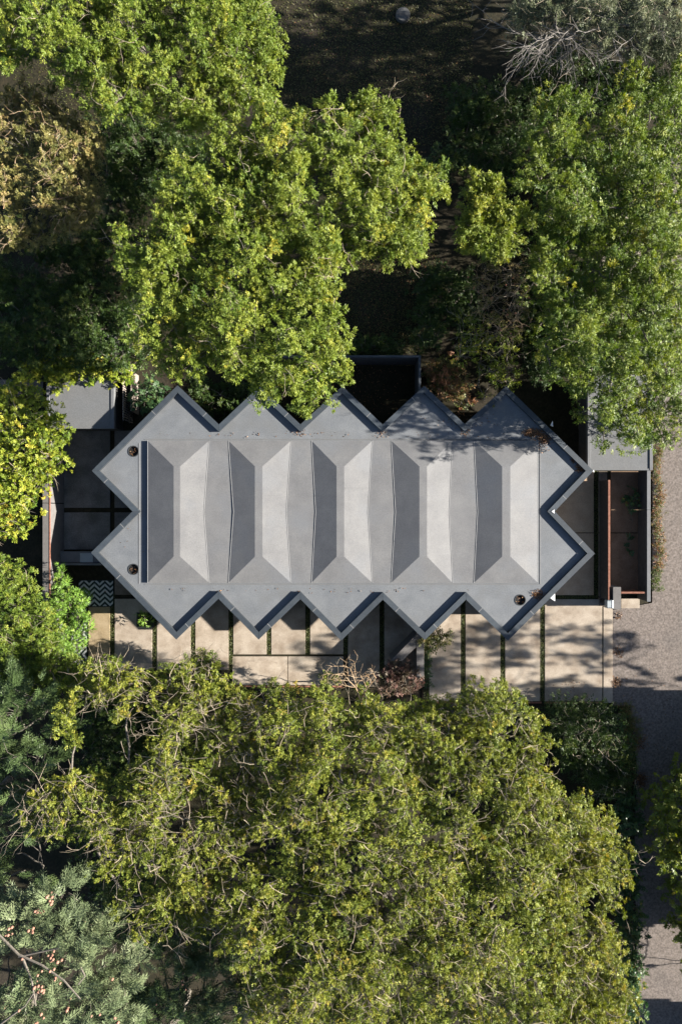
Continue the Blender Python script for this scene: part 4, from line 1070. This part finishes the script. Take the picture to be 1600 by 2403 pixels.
for i, (x, y, rr, lab) in enumerate(((250, 1560, 34, 'low green shrub on the first patio slab below the bamboo'), (480, 1560, 40, 'low green shrub at the lower patio edge left of the step'), (650, 1612, 20, 'sprawling green shrub over the lower step'), (775, 1600, 20, 'green shrub at the right end of the lower step'), (860, 1640, 36, 'dense green shrub below the bare twigs'))):
    tree('shrub', lab, 'shrub', (x, y), [(x + random.uniform(-0.7, 0.7) * rr, y + random.uniform(-0.4, 0.9) * rr, random.uniform(2.0, 3.2), rr * random.uniform(0.45, 0.7)) for _ in range(5)], L_OLIVE, tpl='small', lai=2.6, clump=0.35, trunk_r=0.05, twigs=26, group='shrubs along the patio foot', tint=(0.4, 0.18))
# bare dead branch by the patio
root = empty('dead_branch', P(850, 1650, 0), 'bare orange-tinged branch sticking up over the dark slabs', 'branch')
B = MB()
def grow(p, d, L, r_, depth):
    pts = [Vector(p)]
    d = Vector(d).normalized()
    for s in range(4):
        d = (d + Vector((random.gauss(0, 0.2), random.gauss(0, 0.2), random.gauss(0, 0.1)))).normalized(); pts.append(pts[-1] + d * L / 4)
    B.tube(pts, [r_ * (1 - 0.5 * i / 4) for i in range(5)], 5)
    if depth:
        for s in (2, 3, 4):
            for sg in (1, -1):
                if random.random() < 0.75:
                    dd = Vector((d.x * 0.7 - sg * d.y * 0.7, d.y * 0.7 + sg * d.x * 0.7, d.z + random.uniform(-0.1, 0.3)))
                    grow(pts[s], dd, L * random.uniform(0.35, 0.55), r_ * 0.5, depth - 1)
p0 = Vector(P(846, 1648, 6.4))
B.tube([P(850, 1650, 0), p0], [0.06, 0.045], 6)
for a in (2.0, 1.35, 1.75): grow(p0, (math.cos(a), math.sin(a), 0.25), 2.0, 0.04, 2)
B.build('stem', M_TWIGO, root)
under(root)
# weeds by the road wall
V, T = [], []
spots = [(1545, 1040 + 4 * k, 1) for k in range(86)]
for x, y, _ in spots:
    for rep in range(6):
        cx = x - 3 + RNG.normal(0, 6.5) + 5 * math.sin(y * 0.05); cy = y + RNG.normal(0, 5)
        p = np.array(P(cx, cy, 0)) + np.array([0, 0, random.uniform(-0.03, 0.18)])
        n = 6
        ax = unit(RNG.normal(0, 1, (n, 3)) + np.array([0, 0, 0.7]))
        hot = 0.2 if (1270 < y and abs(y - 1360) < 25) else random.choice((0.2, 0.45, 0.6, 0.85))
        q, t = place(TPL['sparse'][:4], np.repeat(p[None], n, 0), ax, unit(RNG.normal(0, 0.6, (n, 3)) + np.array([0, 0, 1.0])), RNG.uniform(0.5, 0.95, n), np.full(n, hot) + RNG.normal(0, 0.16, n))
        V.append(q); T.append(t)
V0, T0 = V, T
V, T = [], []
for k in range(150):
    y = 1650 + 1.6 * k; x = 1470 + 12 * math.sin(y * 0.03) + RNG.normal(0, 8)
    for rep_ in range(5):
        p = np.array(P(x + RNG.normal(0, 6), y + RNG.normal(0, 4), 0)) + np.array([0, 0, random.uniform(-0.08, 0.12)])
        n = 5
        q, t = place(TPL['sparse'][:4], np.repeat(p[None], n, 0), unit(RNG.normal(0, 1, (n, 3)) + np.array([0, 0, 0.6])), unit(RNG.normal(0, 0.6, (n, 3)) + np.array([0, 0, 1.0])), RNG.uniform(0.5, 1.0, n), np.full(n, 0.3 + 0.4 * random.random()))
        V.append(q); T.append(t)
tag(quads_mesh('verge_weeds', np.concatenate(V), np.concatenate(T), L_WEED), 'dark weedy verge where the shaded road meets the shrubs', 'weeds', kind='stuff')
V, T = V0, T0
tag(quads_mesh('roadside_weeds', np.concatenate(V), np.concatenate(T), L_WEED), 'strip of green and rusty weeds along the foot of the road wall', 'weeds', kind='stuff')
# courtyard planting on the right
tree('ground_plant', 'low green plants in the shaded right-hand courtyard', 'plant', (1475, 1220), [(1478, 1165, 0.5, 16), (1482, 1195, 0.6, 16), (1480, 1270, 0.4, 14), (1482, 1300, 0.4, 12)], L_IVY, tpl='broad', lai=1.6, clump=0.25, scale=0.8, trunk_r=0.02)
# fallen leaves over lawn and road edge
LL = []
for (x, y, rr, n, z) in ((880, 680, 150, 900, -0.125), (900, 200, 260, 900, -0.125), (860, 880, 110, 400, -0.12), (1450, 1530, 14, 80, -0.045), (1443, 1600, 14, 120, -0.045), (1500, 1830, 22, 260, -0.045), (1500, 1740, 20, 160, -0.045), (1450, 1445, 10, 60, -0.045), (1330, 1640, 50, 90, 0.0), (1520, 1700, 120, 120, -0.045), (1010, 640, 60, 200, -0.125)):
    LL.append(litter(x, y, rr, n, z, size=0.055))
tag(quads_mesh('fallen_leaves', np.concatenate([a for a, b in LL]), np.concatenate([b for a, b in LL]), M_LITTER), 'fallen brown leaves scattered over lawn, court and road edge', 'leaves', kind='stuff')
# lawn tufts where the lawn shows
n = 26000
pp = np.concatenate([RNG.uniform((600, -20), (1110, 340), (n // 2, 2)), RNG.uniform((790, 590), (1030, 830), (n // 4, 2)), RNG.uniform((30, 60), (420, 420), (n // 4, 2))])
n = len(pp)
k = CAM_H / FOC
p = np.stack([(pp[:, 0] - 800) * k, (1201.5 - pp[:, 1]) * k, np.full(n, -0.13)], 1)
ang = RNG.uniform(0, 2 * np.pi, n); d = unit(np.stack([np.cos(ang), np.sin(ang), RNG.uniform(0.3, 1.0, n)], 1)); ln = RNG.uniform(0.06, 0.16, n)[:, None]
sd = np.stack([-np.sin(ang), np.cos(ang), 0 * ang], 1) * 0.02
tag(quads_mesh('lawn_grass', np.stack([p - sd * 0.5, p + d * ln * 0.5 + sd, p + d * ln, p + d * ln * 0.5 - sd], 1), RNG.beta(2, 2, n), L_LAWN), 'rough lawn grass in the shade behind the house', 'grass', kind='stuff')
print('FOLIAGE TRIS', NTRI)
